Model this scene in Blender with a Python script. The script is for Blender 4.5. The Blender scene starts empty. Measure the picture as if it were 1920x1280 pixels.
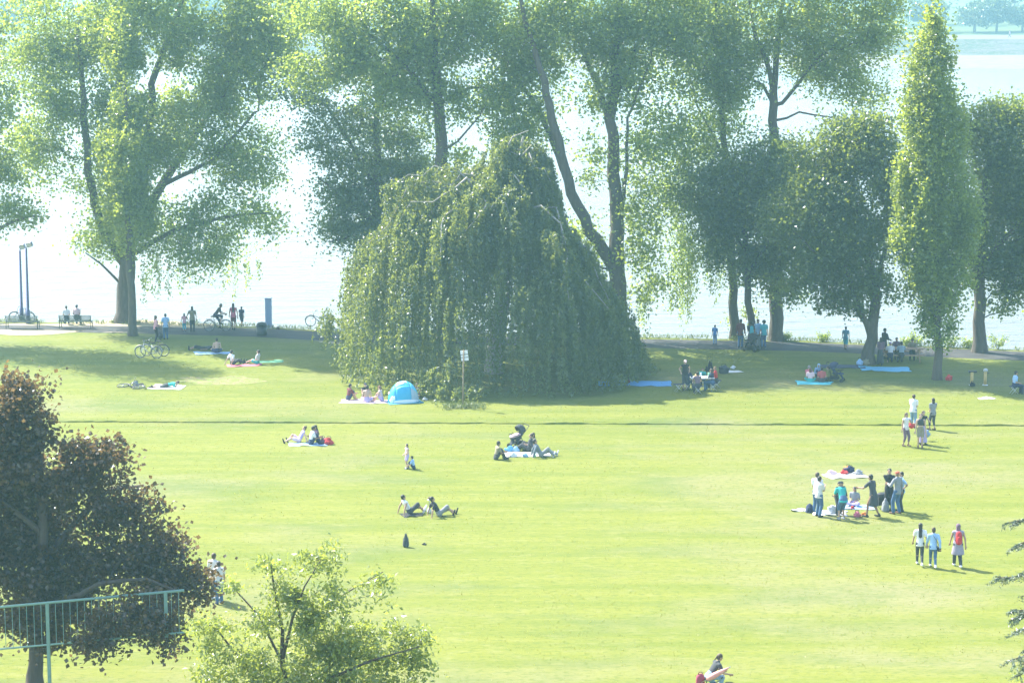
import bpy, math, random
import numpy as np
from mathutils import Vector, Matrix, noise

# ---------------------------------------------------------------- camera, sky, sun, exposure
SC = bpy.context.scene
COL = SC.collection
F_PX, CAM_H, PITCH = 4500.0, 24.0, math.atan(730 / 4500)
cam_data = bpy.data.cameras.new('camera')
cam = bpy.data.objects.new('camera', cam_data)
COL.objects.link(cam)
cam.location = (0, 0, CAM_H)
cam.rotation_euler = (math.pi / 2 - PITCH, 0, 0)
cam_data.sensor_fit = 'HORIZONTAL'
cam_data.sensor_width = 36
cam_data.lens = 36 * F_PX / 1920
cam_data.clip_start = 0.5
cam_data.clip_end = 4000
SC.camera = cam

SUN_EL, SUN_DX, SUN_DY = math.radians(48), -0.766, 0.643       # towards the sun: behind the trees, to the left
SUN_AZ = math.atan2(SUN_DX, SUN_DY)                          # measured from +Y towards +X
world = bpy.data.worlds.new('World')
SC.world = world
world.use_nodes = True
wn, wl = world.node_tree.nodes, world.node_tree.links
wn.clear()
sky = wn.new('ShaderNodeTexSky')
sky.sky_type = 'NISHITA'
sky.sun_disc = False
sky.sun_elevation = SUN_EL
sky.sun_rotation = SUN_AZ
sky.air_density = 1.0
sky.dust_density = 1.6
sky.ozone_density = 1.0
bg = wn.new('ShaderNodeBackground')
bg.inputs['Strength'].default_value = 0.15
wo = wn.new('ShaderNodeOutputWorld')
wl.new(sky.outputs[0], bg.inputs[0])
wl.new(bg.outputs[0], wo.inputs[0])

sun_data = bpy.data.lights.new('sun', 'SUN')
sun_data.energy = 4.3
sun_data.angle = math.radians(0.55)
sun_data.color = (1.0, 0.95, 0.86)
sun = bpy.data.objects.new('sun', sun_data)
COL.objects.link(sun)
sdir = Vector((SUN_DX * math.cos(SUN_EL), SUN_DY * math.cos(SUN_EL), math.sin(SUN_EL))).normalized()
sun.rotation_euler = (-sdir).to_track_quat('-Z', 'Y').to_euler()
sun.location = (-40, 60, 60)

vs = SC.view_settings
vs.view_transform = 'Standard'
vs.look = 'None'
vs.exposure = 1.95
vs.gamma = 1.0
vs.use_curve_mapping = False
cy = SC.cycles
cy.use_denoising = True
cy.max_bounces = 7
cy.diffuse_bounces = 3
cy.glossy_bounces = 3
cy.transmission_bounces = 5
cy.transparent_max_bounces = 8
cy.volume_bounces = 1
cy.sample_clamp_indirect = 8
cy.use_adaptive_sampling = True
cy.adaptive_threshold = 0.015

rng = np.random.default_rng(11)
random.seed(5)

# ---------------------------------------------------------------- helpers
STEP_H = 0.10

def ray(px, py):
    a, b = (px - 960) / F_PX, (py - 640) / F_PX
    c, s = math.cos(PITCH), math.sin(PITCH)
    return Vector((a, c - b * s, -s - b * c))

def plane_z(px, py, z):
    d = ray(px, py)
    t = (z - CAM_H) / d.z
    return Vector((d.x * t, d.y * t, z))

_sa, _sb = plane_z(0, 791, 0), plane_z(1920, 799, 0)

def step_y(x):
    return _sa.y + (x - _sa.x) / (_sb.x - _sa.x) * (_sb.y - _sa.y)

def ground_z(x, y):
    return STEP_H if y > step_y(x) + 0.05 else 0.0

def G(px, py):
    """where the sight line through a measured point of the photograph meets the lawn"""
    p = plane_z(px, py, 0.0)
    return plane_z(px, py, STEP_H) if p.y > step_y(p.x) + 0.3 else p

def T(px, py, y):
    """the point on that sight line at the distance y"""
    d = ray(px, py)
    t = y / d.y
    return Vector((d.x * t, y, CAM_H + d.z * t))

def pxm(p):
    """photo pixels per metre at a point"""
    c, s = math.cos(PITCH), math.sin(PITCH)
    return F_PX / (p.y * c - (p.z - CAM_H) * s)

def tag(o, label=None, cat=None, group=None, kind=None):
    if label: o['label'] = label
    if cat: o['category'] = cat
    if group: o['group'] = group
    if kind: o['kind'] = kind
    return o

def empty(name, loc, rz=0, label=None, cat=None, group=None):
    o = bpy.data.objects.new(name, None)
    o.empty_display_size = 0.2
    COL.objects.link(o)
    o.location = loc
    o.rotation_euler = (0, 0, rz)
    return tag(o, label, cat, group)

def link(name, me, mats, parent=None):
    o = bpy.data.objects.new(name, me)
    COL.objects.link(o)
    for m in (mats if isinstance(mats, (list, tuple)) else [mats]):
        me.materials.append(m)
    if parent is not None:
        o.parent = parent
    return o

def np_mesh(name, V, Fq, smooth=False, attr=None):
    """V (n,3), Fq (m,k) all faces the same size"""
    me = bpy.data.meshes.new(name)
    V = np.asarray(V, np.float32)
    Fq = np.asarray(Fq, np.int32)
    m, k = Fq.shape
    me.vertices.add(len(V)); me.vertices.foreach_set('co', V.ravel())
    me.loops.add(m * k); me.loops.foreach_set('vertex_index', Fq.ravel())
    me.polygons.add(m); me.polygons.foreach_set('loop_start', np.arange(0, m * k, k, dtype=np.int32))
    me.polygons.foreach_set('use_smooth', np.full(m, bool(smooth)))
    if attr is not None:
        a = me.attributes.new('tint', 'FLOAT', 'FACE')
        a.data.foreach_set('value', np.asarray(attr, np.float32))
    me.update(calc_edges=True)
    return me

class MB:
    """collects shapes and links them as one mesh object"""
    def __init__(self):
        self.v, self.f, self.m = [], [], []
    def add(self, vs, fs, mi=0):
        o = len(self.v)
        self.v += [tuple(v) for v in vs]
        self.f += [tuple(i + o for i in f) for f in fs]
        self.m += [mi] * len(fs)
        return self
    def box(self, c, s, rz=0, mi=0, bev=0.0, M=None):
        hx, hy, hz = s[0] / 2, s[1] / 2, s[2] / 2
        pts = [(x, y, z) for z in (-hz, hz) for (x, y) in ((-hx, -hy), (hx, -hy), (hx, hy), (-hx, hy))]
        R = M or Matrix.Rotation(rz, 3, 'Z')
        pts = [Vector(c) + R @ Vector(p) for p in pts]
        return self.add(pts, [(3, 2, 1, 0), (4, 5, 6, 7), (0, 1, 5, 4), (1, 2, 6, 5), (2, 3, 7, 6), (3, 0, 4, 7)], mi)
    def tube(self, pts, r, n=6, mi=0, caps=True, closed=False):
        pts = [Vector(p) for p in pts]
        k = len(pts)
        rs = r if isinstance(r, (list, tuple)) else [r] * k
        vs, fs = [], []
        u = None
        for i, p in enumerate(pts):
            if closed:
                t = pts[(i + 1) % k] - pts[i - 1]
            else:
                t = pts[min(i + 1, k - 1)] - pts[max(i - 1, 0)]
            t = t.normalized() if t.length > 1e-9 else Vector((0, 0, 1))
            if u is None:
                u = t.orthogonal().normalized()
            u = (u - t * u.dot(t))
            u = u.normalized() if u.length > 1e-6 else t.orthogonal().normalized()
            w = t.cross(u)
            for j in range(n):
                a = 2 * math.pi * j / n
                vs.append(p + (u * math.cos(a) + w * math.sin(a)) * rs[i])
        for i in range(k if closed else k - 1):
            for j in range(n):
                a, b = i * n + j, i * n + (j + 1) % n
                c, d = ((i + 1) % k) * n + (j + 1) % n, ((i + 1) % k) * n + j
                fs.append((a, b, c, d))
        if caps and not closed:
            fs.append(tuple(range(n - 1, -1, -1)))
            fs.append(tuple((k - 1) * n + j for j in range(n)))
        return self.add(vs, fs, mi)
    def capsule(self, a, b, ra, rb, flat=1.0, side=None, n=10, mi=0):
        a, b = Vector(a), Vector(b)
        d = b - a
        t = d.normalized() if d.length > 1e-6 else Vector((0, 0, 1))
        if side is None:
            u = t.orthogonal().normalized()
        else:
            u = Vector(side); u = u - t * u.dot(t)
            u = u.normalized() if u.length > 1e-6 else t.orthogonal().normalized()
        w = t.cross(u)
        rings = [(a, ra, x) for x in (-75, -45, -15)] + [(b, rb, x) for x in (15, 45, 75)]
        vs, fs = [], []
        for c, r, x in rings:
            x = math.radians(x)
            rr, off = r * math.cos(x), r * math.sin(x)
            for j in range(n):
                g = 2 * math.pi * j / n
                vs.append(c + t * off + u * (math.cos(g) * rr) + w * (math.sin(g) * rr * flat))
        for i in range(5):
            for j in range(n):
                fs.append((i * n + j, i * n + (j + 1) % n, (i + 1) * n + (j + 1) % n, (i + 1) * n + j))
        fs.append(tuple(range(n - 1, -1, -1)))
        fs.append(tuple(5 * n + j for j in range(n)))
        return self.add(vs, fs, mi)
    def hem(self, pts, radii, flat=.8, n=14, mi=0):
        vs, fs = [], []
        for p, r in zip(pts, radii):
            for j in range(n):
                a = 2 * math.pi * j / n
                vs.append((p[0] + r * math.cos(a), p[1] + r * flat * math.sin(a), p[2]))
        k = len(pts)
        for i in range(k - 1):
            for j in range(n):
                fs.append((i * n + j, (i + 1) * n + j, (i + 1) * n + (j + 1) % n, i * n + (j + 1) % n))
        fs.append(tuple(range(n))); fs.append(tuple((k - 1) * n + j for j in range(n - 1, -1, -1)))
        return self.add(vs, fs, mi)
    def ell(self, c, r, n=12, rings=7, M=None, mi=0):
        c = Vector(c)
        vs, fs = [], []
        R = M or Matrix.Identity(3)
        for i in range(rings):
            ph = -math.pi / 2 + math.pi * (i + 0.5) / rings
            for j in range(n):
                g = 2 * math.pi * j / n
                vs.append(c + R @ Vector((r[0] * math.cos(ph) * math.cos(g), r[1] * math.cos(ph) * math.sin(g), r[2] * math.sin(ph))))
        for i in range(rings - 1):
            for j in range(n):
                fs.append((i * n + j, i * n + (j + 1) % n, (i + 1) * n + (j + 1) % n, (i + 1) * n + j))
        fs.append(tuple(range(n - 1, -1, -1)))
        fs.append(tuple((rings - 1) * n + j for j in range(n)))
        return self.add(vs, fs, mi)
    def lathe(self, prof, n=16, c=(0, 0, 0), mi=0):
        c = Vector(c)
        vs, fs = [], []
        for r, z in prof:
            for j in range(n):
                g = 2 * math.pi * j / n
                vs.append(c + Vector((r * math.cos(g), r * math.sin(g), z)))
        for i in range(len(prof) - 1):
            for j in range(n):
                fs.append((i * n + j, i * n + (j + 1) % n, (i + 1) * n + (j + 1) % n, (i + 1) * n + j))
        fs.append(tuple(range(n - 1, -1, -1)))
        fs.append(tuple((len(prof) - 1) * n + j for j in range(n)))
        return self.add(vs, fs, mi)
    def mesh(self, name, smooth=False):
        me = bpy.data.meshes.new(name)
        me.from_pydata(self.v, [], self.f)
        me.polygons.foreach_set('material_index', self.m)
        if smooth:
            me.polygons.foreach_set('use_smooth', [True] * len(self.f))
        me.update()
        return me
    def build(self, name, mat, parent=None, smooth=False):
        return link(name, self.mesh(name, smooth), mat, parent)

def copy_tree(o, parent=None):
    c = o.copy()
    COL.objects.link(c)
    c.parent = parent
    for ch in list(o.children):
        copy_tree(ch, c)
    return c

# ---------------------------------------------------------------- materials
def new_mat(name):
    m = bpy.data.materials.new(name)
    m.use_nodes = True
    nt = m.node_tree
    nt.nodes.clear()
    out = nt.nodes.new('ShaderNodeOutputMaterial')
    return m, nt, out

_plain = {}
def plain(col, rough=0.85, metal=0.0, var=0.10, scale=9.0, name=None, bump=0.0):
    """one colour with a little uneven wear"""
    key = (tuple(round(c, 3) for c in col), rough, metal, var, scale, bump)
    if key in _plain:
        return _plain[key]
    m, nt, out = new_mat(name or 'surface')
    p = nt.nodes.new('ShaderNodeBsdfPrincipled')
    p.inputs['Roughness'].default_value = rough
    p.inputs['Metallic'].default_value = metal
    tc = nt.nodes.new('ShaderNodeTexCoord')
    nz = nt.nodes.new('ShaderNodeTexNoise')
    nz.inputs['Scale'].default_value = scale
    nz.inputs['Detail'].default_value = 3
    mx = nt.nodes.new('ShaderNodeMix'); mx.data_type = 'RGBA'
    mx.inputs[6].default_value = (*[max(0, c * (1 - var * 1.6)) for c in col], 1)
    mx.inputs[7].default_value = (*[min(1, c * (1 + var)) for c in col], 1)
    nt.links.new(tc.outputs['Object'], nz.inputs['Vector'])
    nt.links.new(nz.outputs[0], mx.inputs[0])
    nt.links.new(mx.outputs[2], p.inputs['Base Color'])
    if bump:
        b = nt.nodes.new('ShaderNodeBump')
        b.inputs['Strength'].default_value = bump
        b.inputs['Distance'].default_value = 0.03
        nt.links.new(nz.outputs[0], b.inputs['Height'])
        nt.links.new(b.outputs[0], p.inputs['Normal'])
    nt.links.new(p.outputs[0], out.inputs[0])
    _plain[key] = m
    return m

def leaf_mat(name, dark, light, trans, tmix=0.45, gloss=0.05, rough=0.35):
    m, nt, out = new_mat(name)
    at = nt.nodes.new('ShaderNodeAttribute'); at.attribute_name = 'tint'
    def ramp(a, b):
        x = nt.nodes.new('ShaderNodeMix'); x.data_type = 'RGBA'
        x.inputs[6].default_value = (*a, 1); x.inputs[7].default_value = (*b, 1)
        nt.links.new(at.outputs['Fac'], x.inputs[0])
        return x.outputs[2]
    d = nt.nodes.new('ShaderNodeBsdfDiffuse')
    nt.links.new(ramp(dark, light), d.inputs[0])
    t = nt.nodes.new('ShaderNodeBsdfTranslucent')
    nt.links.new(ramp([c * 0.65 for c in trans], trans), t.inputs[0])
    mx = nt.nodes.new('ShaderNodeMixShader'); mx.inputs[0].default_value = tmix
    nt.links.new(d.outputs[0], mx.inputs[1]); nt.links.new(t.outputs[0], mx.inputs[2])
    g = nt.nodes.new('ShaderNodeBsdfGlossy'); g.inputs['Roughness'].default_value = rough
    g.inputs[0].default_value = (0.9, 0.95, 1, 1)
    mg = nt.nodes.new('ShaderNodeMixShader'); mg.inputs[0].default_value = gloss
    nt.links.new(mx.outputs[0], mg.inputs[1]); nt.links.new(g.outputs[0], mg.inputs[2])
    nt.links.new(mg.outputs[0], out.inputs[0])
    return m

def bark_mat(name, c0, c1, scale=3.0):
    m, nt, out = new_mat(name)
    p = nt.nodes.new('ShaderNodeBsdfPrincipled'); p.inputs['Roughness'].default_value = 0.95
    tc = nt.nodes.new('ShaderNodeTexCoord')
    mp = nt.nodes.new('ShaderNodeMapping'); mp.inputs['Scale'].default_value = (1, 1, 0.22)
    nz = nt.nodes.new('ShaderNodeTexNoise'); nz.inputs['Scale'].default_value = scale * 2.4; nz.inputs['Detail'].default_value = 6
    mx = nt.nodes.new('ShaderNodeMix'); mx.data_type = 'RGBA'
    mx.inputs[6].default_value = (*c0, 1); mx.inputs[7].default_value = (*c1, 1)
    b = nt.nodes.new('ShaderNodeBump'); b.inputs['Strength'].default_value = 0.9; b.inputs['Distance'].default_value = 0.08
    nt.links.new(tc.outputs['Object'], mp.inputs[0]); nt.links.new(mp.outputs[0], nz.inputs['Vector'])
    nt.links.new(nz.outputs[0], mx.inputs[0]); nt.links.new(mx.outputs[2], p.inputs['Base Color'])
    nt.links.new(nz.outputs[0], b.inputs['Height']); nt.links.new(b.outputs[0], p.inputs['Normal'])
    nt.links.new(p.outputs[0], out.inputs[0])
    return m

def ground_mat(name, layers, base, bump=(30.0, 0.4, 0.03), rough=1.0):
    """layers: (colour, noise scale xyz, detail, lo, hi, amount) mixed over the base one after the other"""
    m, nt, out = new_mat(name)
    p = nt.nodes.new('ShaderNodeBsdfPrincipled'); p.inputs['Roughness'].default_value = rough
    p.inputs['Specular IOR Level'].default_value = 0.15
    tc = nt.nodes.new('ShaderNodeTexCoord')
    cur = None
    for i, (colr, sc, det, lo, hi, amt) in enumerate(layers):
        mp = nt.nodes.new('ShaderNodeMapping'); mp.inputs['Scale'].default_value = sc
        mp.inputs['Location'].default_value = (i * 13.7, i * 5.3, 0)
        nz = nt.nodes.new('ShaderNodeTexNoise'); nz.inputs['Scale'].default_value = 1.0; nz.inputs['Detail'].default_value = det
        nz.inputs['Roughness'].default_value = 0.6
        mr = nt.nodes.new('ShaderNodeMapRange')
        mr.inputs[1].default_value = lo; mr.inputs[2].default_value = hi; mr.inputs[3].default_value = 0; mr.inputs[4].default_value = amt
        mx = nt.nodes.new('ShaderNodeMix'); mx.data_type = 'RGBA'
        nt.links.new(tc.outputs['Object'], mp.inputs[0]); nt.links.new(mp.outputs[0], nz.inputs['Vector'])
        nt.links.new(nz.outputs[0], mr.inputs[0]); nt.links.new(mr.outputs[0], mx.inputs[0])
        if cur is None: mx.inputs[6].default_value = (*base, 1)
        else: nt.links.new(cur, mx.inputs[6])
        mx.inputs[7].default_value = (*colr, 1)
        cur = mx.outputs[2]
    nt.links.new(cur, p.inputs['Base Color'])
    nz = nt.nodes.new('ShaderNodeTexNoise'); nz.inputs['Scale'].default_value = bump[0]; nz.inputs['Detail'].default_value = 4
    b = nt.nodes.new('ShaderNodeBump'); b.inputs['Strength'].default_value = bump[1]; b.inputs['Distance'].default_value = bump[2]
    nt.links.new(tc.outputs['Object'], nz.inputs['Vector']); nt.links.new(nz.outputs[0], b.inputs['Height'])
    nt.links.new(b.outputs[0], p.inputs['Normal'])
    nt.links.new(p.outputs[0], out.inputs[0])
    return m

# ---------------------------------------------------------------- the setting: lawn, path, bank, river, far shore
M_LAWN = ground_mat('lawn_grass', [
    ((0.104, 0.130, 0.020), (0.05, 0.80, 1), 6, 0.42, 0.60, 0.80),      # mowing bands running across
    ((0.165, 0.158, 0.080), (0.060, 0.13, 1), 7, 0.50, 0.66, 0.75),     # dry patches
    ((0.070, 0.108, 0.022), (0.14, 0.26, 1), 7, 0.52, 0.68, 0.60),      # lusher patches
    ((0.180, 0.182, 0.070), (0.8, 2.2, 1), 9, 0.54, 0.68, 0.50),
    ((0.075, 0.105, 0.018), (3.0, 6, 1), 10, 0.50, 0.64, 0.60),
    ((0.055, 0.075, 0.018), (1.6, 5.0, 1), 6, 0.64, 0.74, 0.60),        # darker tufts
    ((0.30, 0.30, 0.20), (9, 11, 1), 3, 0.70, 0.76, 0.60),              # clover heads
], (0.143, 0.156, 0.028), bump=(9.0, 0.35, 0.05))
M_BANKGRASS = ground_mat('bank_grass_soil', [
    ((0.05, 0.085, 0.02), (0.8, 0.8, 0.8), 6, 0.4, 0.6, 0.8),
    ((0.16, 0.15, 0.09), (2, 2, 2), 6, 0.55, 0.7, 0.6)], (0.09, 0.13, 0.035), bump=(5, 0.8, 0.1))
M_PATH = ground_mat('asphalt', [
    ((0.075, 0.074, 0.066), (0.5, 1.5, 1), 6, 0.45, 0.62, 0.7),
    ((0.05, 0.05, 0.052), (7, 7, 1), 5, 0.5, 0.65, 0.5)], (0.042, 0.043, 0.043), bump=(40, 0.3, 0.01), rough=0.9)
M_SAND = ground_mat('trodden_sand', [
    ((0.40, 0.34, 0.24), (1.2, 1.2, 1), 6, 0.45, 0.62, 0.7),
    ((0.17, 0.19, 0.07), (1.5, 2.5, 1), 7, 0.55, 0.64, 0.8)], (0.30, 0.25, 0.17), bump=(25, 0.5, 0.03))
M_SOIL = ground_mat('bare_soil', [
    ((0.14, 0.19, 0.035), (2.2, 3.4, 1), 7, 0.42, 0.58, 0.95),
    ((0.09, 0.065, 0.04), (4, 4, 1), 5, 0.55, 0.7, 0.6)], (0.20, 0.165, 0.09), bump=(18, 0.6, 0.04))
M_GRAVEL = ground_mat('river_gravel', [
    ((0.17, 0.16, 0.145), (0.35, 0.6, 1), 8, 0.4, 0.65, 0.9),
    ((0.10, 0.095, 0.085), (1.1, 1.6, 1), 9, 0.54, 0.66, 0.8)], (0.125, 0.117, 0.105), bump=(1.6, 0.5, 0.2))
M_RIPRAP = ground_mat('bank_stones', [
    ((0.035, 0.052, 0.02), (0.10, 0.3, 0.4), 7, 0.42, 0.56, 0.9),
    ((0.12, 0.115, 0.105), (0.9, 0.9, 0.9), 8, 0.5, 0.65, 0.7)], (0.075, 0.07, 0.06), bump=(1.3, 1.0, 0.5))
M_PROM = ground_mat('pale_promenade', [((0.13, 0.122, 0.11), (0.2, 0.4, 1), 5, 0.4, 0.6, 0.6)], (0.105, 0.098, 0.088), bump=(10, 0.2, 0.02))
M_FARGRASS = ground_mat('far_meadow_grass', [
    ((0.08, 0.105, 0.03), (0.03, 0.08, 1), 6, 0.4, 0.6, 0.8)], (0.045, 0.066, 0.02), bump=(2, 0.4, 0.1))
M_BED = ground_mat('river_bed', [((0.12, 0.11, 0.09), (0.3, 0.3, 1), 4, 0.4, 0.6, 0.8)], (0.16, 0.15, 0.12))

EDGE = [plane_z(px, py, STEP_H) for px, py in ((-60, 602), (250, 606), (480, 612), (640, 621), (900, 627), (1200, 632), (1500, 638), (1700, 647), (1920, 656))]
def edge_y(x):
    e = EDGE
    if x <= e[0].x: return e[0].y + (x - e[0].x) * -0.10
    if x >= e[-1].x: return e[-1].y + (x - e[-1].x) * -0.22
    for a, b in zip(e, e[1:]):
        if x <= b.x:
            return a.y + (x - a.x) / (b.x - a.x) * (b.y - a.y)

def strip(name, rows, mat, xs, jitter=None, parent=None):
    """a sheet: for every x a row of (y, z) points"""
    V, Fq = [], []
    k = None
    for x in xs:
        r = rows(x)
        k = len(r)
        V += [(x, y, z) for y, z in r]
    for i in range(len(xs) - 1):
        for j in range(k - 1):
            Fq.append((i * k + j, (i + 1) * k + j, (i + 1) * k + j + 1, i * k + j + 1))
    o = link(name, np_mesh(name, V, Fq, smooth=False), mat)
    tag(o, kind='structure')
    return o

XS = [-480, -300, -200, -120, -80, -60] + [x * 1.0 for x in range(-45, 46)] + [60, 80, 120, 200, 300, 480]
def kick(x, a=0.05):
    return a * (noise.noise((x * 0.9, 3.1, 0)) + 0.6 * noise.noise((x * 3.1, 8.1, 0)))
XF = [-480, -200, -80] + [-40 + 0.25 * i for i in range(321)] + [80, 200, 480]
strip('lawn', lambda x: [(-55, 0), (20, 0), (50, 0)] + [(y, 0) for y in range(60, 116, 4)] + [(step_y(x) + kick(x, 0.12), 0), (step_y(x) + 0.05 + kick(x, 0.12), STEP_H * min(1.0, max(.25, .72 + 6 * kick(x * .6 + 40, 0.08)))),
                         (step_y(x) + 0.45, STEP_H)] + [(step_y(x) + .45 + (edge_y(x) - 2.45 - step_y(x)) * t / 6, STEP_H) for t in range(1, 7)] + [(edge_y(x) + kick(x, 0.25), STEP_H)], M_LAWN, XF)
strip('river_bank', lambda x: [(edge_y(x) + kick(x, 0.25), STEP_H), (edge_y(x) + 1.0, -0.3 + kick(x, .2)), (edge_y(x) + 3, -1.2 + kick(x, .3)), (edge_y(x) + 6, -2.3), (edge_y(x) + 16, -4.5)], M_BANKGRASS, XS)
strip('river_bed', lambda x: [(edge_y(x) + 16, -4.5), (500, -4.5), (524, -2.6)], M_BED, XS)
PATH_W = (0.7, 4.1)
strip('path', lambda x: [(edge_y(x) - PATH_W[1] + kick(x, .12), STEP_H + 0.004), (edge_y(x) - 2.6, STEP_H + 0.03), (edge_y(x) - PATH_W[0] + kick(x + 9, .12), STEP_H + 0.004)], M_PATH, XF)

def patch(name, cx, cy, rx, ry, mat, dz=0.004, n=40, rough=0.18, seed=0):
    vs = [(cx, cy, ground_z(cx, cy) + dz)]
    for i in range(n):
        a = 2 * math.pi * i / n
        k = 1 + rough * noise.noise((math.cos(a) * 1.7 + seed, math.sin(a) * 1.7, seed)) * 2
        vs.append((cx + rx * k * math.cos(a), cy + ry * k * math.sin(a), ground_z(cx, cy) + dz))
    me = bpy.data.meshes.new(name)
    me.from_pydata(vs, [], [(0, 1 + i, 1 + (i + 1) % n) for i in range(n)])
    return tag(link(name, me, mat), kind='structure')
p = G(235, 609); patch('sandy_verge', p.x + 0.3, p.y - .4, 5.2, 2.6, M_SAND, dz=0.012, seed=2)
p = G(70, 612); patch('sandy_verge', p.x, p.y - 1.2, 4.2, 2.2, M_SAND, dz=0.016, seed=5)
p = G(420, 713); patch('bare_earth', p.x, p.y, 2.6, 1.3, M_SOIL, seed=7, rough=.3)
p = G(640, 640); patch('bare_earth', p.x, p.y, 1.6, 1.0, M_SAND, seed=14, rough=.3)

# the water
def water_mat():
    m, nt, out = new_mat('river_water')
    p = nt.nodes.new('ShaderNodeBsdfPrincipled')
    p.inputs['Base Color'].default_value = (0.115, 0.125, 0.118, 1)
    p.inputs['Roughness'].default_value = 0.16
    p.inputs['IOR'].default_value = 1.333
    tc = nt.nodes.new('ShaderNodeTexCoord')
    mp = nt.nodes.new('ShaderNodeMapping'); mp.inputs['Scale'].default_value = (0.16, 0.50, 1)
    a = nt.nodes.new('ShaderNodeTexNoise'); a.inputs['Scale'].default_value = 1.2; a.inputs['Detail'].default_value = 6; a.inputs['Roughness'].default_value = 0.62
    b = nt.nodes.new('ShaderNodeBump'); b.inputs['Strength'].default_value = 0.9; b.inputs['Distance'].default_value = 0.7
    nt.links.new(tc.outputs['Object'], mp.inputs[0]); nt.links.new(mp.outputs[0], a.inputs['Vector'])
    nt.links.new(a.outputs[0], b.inputs['Height']); nt.links.new(b.outputs[0], p.inputs['Normal'])
    nt.links.new(p.outputs[0], out.inputs[0])
    return m
M_WATER = water_mat()
WATER_Z = -1.6
strip('river', lambda x: [(edge_y(x) + 3.2, WATER_Z), (300, WATER_Z), (450, WATER_Z), (552, WATER_Z)], M_WATER, XS)

# the far shore
far_w = lambda x: 538 + 4 * noise.noise((x * 0.02, 1.7, 0))
strip('gravel_beach', lambda x: [(524, -2.6), (far_w(x), WATER_Z), (far_w(x) + 22, -0.9), (581, -0.5)], M_GRAVEL, XS)
strip('embankment', lambda x: [(581, -0.5), (591, 0.9 + kick(x, .4)), (603, 2.5)], M_RIPRAP, XS)
strip('promenade', lambda x: [(603, 2.5), (605, 2.55), (632, 2.55)], M_PROM, XS)
strip('far_meadow', lambda x: [(632, 2.55), (636, 2.8), (660, 3.2), (900, 4.0), (1380, 9.0)], M_FARGRASS, XS)
# ---------------------------------------------------------------- trees
M_BARK = bark_mat('grey_brown_bark', (0.045, 0.036, 0.028), (0.15, 0.125, 0.10))
M_BARK_PALE = bark_mat('pale_beech_bark', (0.20, 0.18, 0.155), (0.42, 0.38, 0.33), 5)
M_BARK_BROWN = bark_mat('brown_bark', (0.035, 0.027, 0.02), (0.10, 0.078, 0.06))
L_POPLAR = leaf_mat('poplar_leaf', (0.040, 0.075, 0.018), (0.128, 0.176, 0.036), (0.48, 0.59, 0.075), tmix=0.55)
L_COLUMN = leaf_mat('lombardy_leaf', (0.045, 0.085, 0.015), (0.140, 0.19, 0.035), (0.47, 0.56, 0.06), tmix=0.55)
L_DARK = leaf_mat('dark_maple_leaf', (0.014, 0.034, 0.012), (0.075, 0.11, 0.025), (0.36, 0.44, 0.05), tmix=0.48)
L_BLUE = leaf_mat('dusky_leaf', (0.024, 0.048, 0.022), (0.075, 0.11, 0.035), (0.30, 0.38, 0.06), tmix=0.46)
L_BEECH = leaf_mat('weeping_beech_leaf', (0.035, 0.062, 0.018), (0.095, 0.13, 0.036), (0.33, 0.38, 0.06), tmix=0.48)
L_COPPER = leaf_mat('copper_maple_leaf', (0.018, 0.021, 0.009), (0.085, 0.052, 0.026), (0.26, 0.165, 0.06), tmix=0.40, gloss=0.035, rough=0.22)
L_LOCUST = leaf_mat('locust_leaf', (0.11, 0.16, 0.04), (0.20, 0.26, 0.08), (0.42, 0.48, 0.07), tmix=0.55)
L_CEDAR = leaf_mat('cedar_needle', (0.06, 0.09, 0.06), (0.20, 0.25, 0.17), (0.06, 0.09, 0.04), tmix=0.15)
L_FAR = leaf_mat('far_leaf', (0.035, 0.065, 0.020), (0.09, 0.125, 0.04), (0.15, 0.19, 0.04), tmix=0.35)
L_FARDARK = leaf_mat('far_dark_leaf', (0.012, 0.026, 0.012), (0.03, 0.05, 0.018), (0.06, 0.08, 0.02), tmix=0.3)

def unit(a):
    return a / np.maximum(np.linalg.norm(a, axis=1, keepdims=True), 1e-9)

def leaf_cards(C, size, aspect, up=0.35, axis=None, tint=None, spread=1.0):
    """folded rhombic leaves round the points C"""
    n = len(C)
    nrm = unit(rng.normal(size=(n, 3)) * spread + np.array([0, 0, up]))
    if axis is None:
        ax = rng.normal(size=(n, 3))
    else:
        ax = axis + rng.normal(size=(n, 3)) * 0.35
    ax = unit(ax - nrm * np.sum(ax * nrm, 1, keepdims=True))
    sd = np.cross(nrm, ax)
    s = (size * rng.uniform(0.65, 1.35, size=(n, 1)))
    w = s * aspect * 0.5
    fold = nrm * s * 0.10
    a = C - ax * s * 0.5
    b = C + sd * w + fold
    c = C + ax * s * 0.5
    d = C - sd * w + fold
    V = np.stack([a, b, c, d], 1).reshape(-1, 3)
    Fq = np.arange(4 * n).reshape(n, 4)
    if tint is None:
        tint = rng.uniform(0, 1, n)
    return V, Fq, tint

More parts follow.
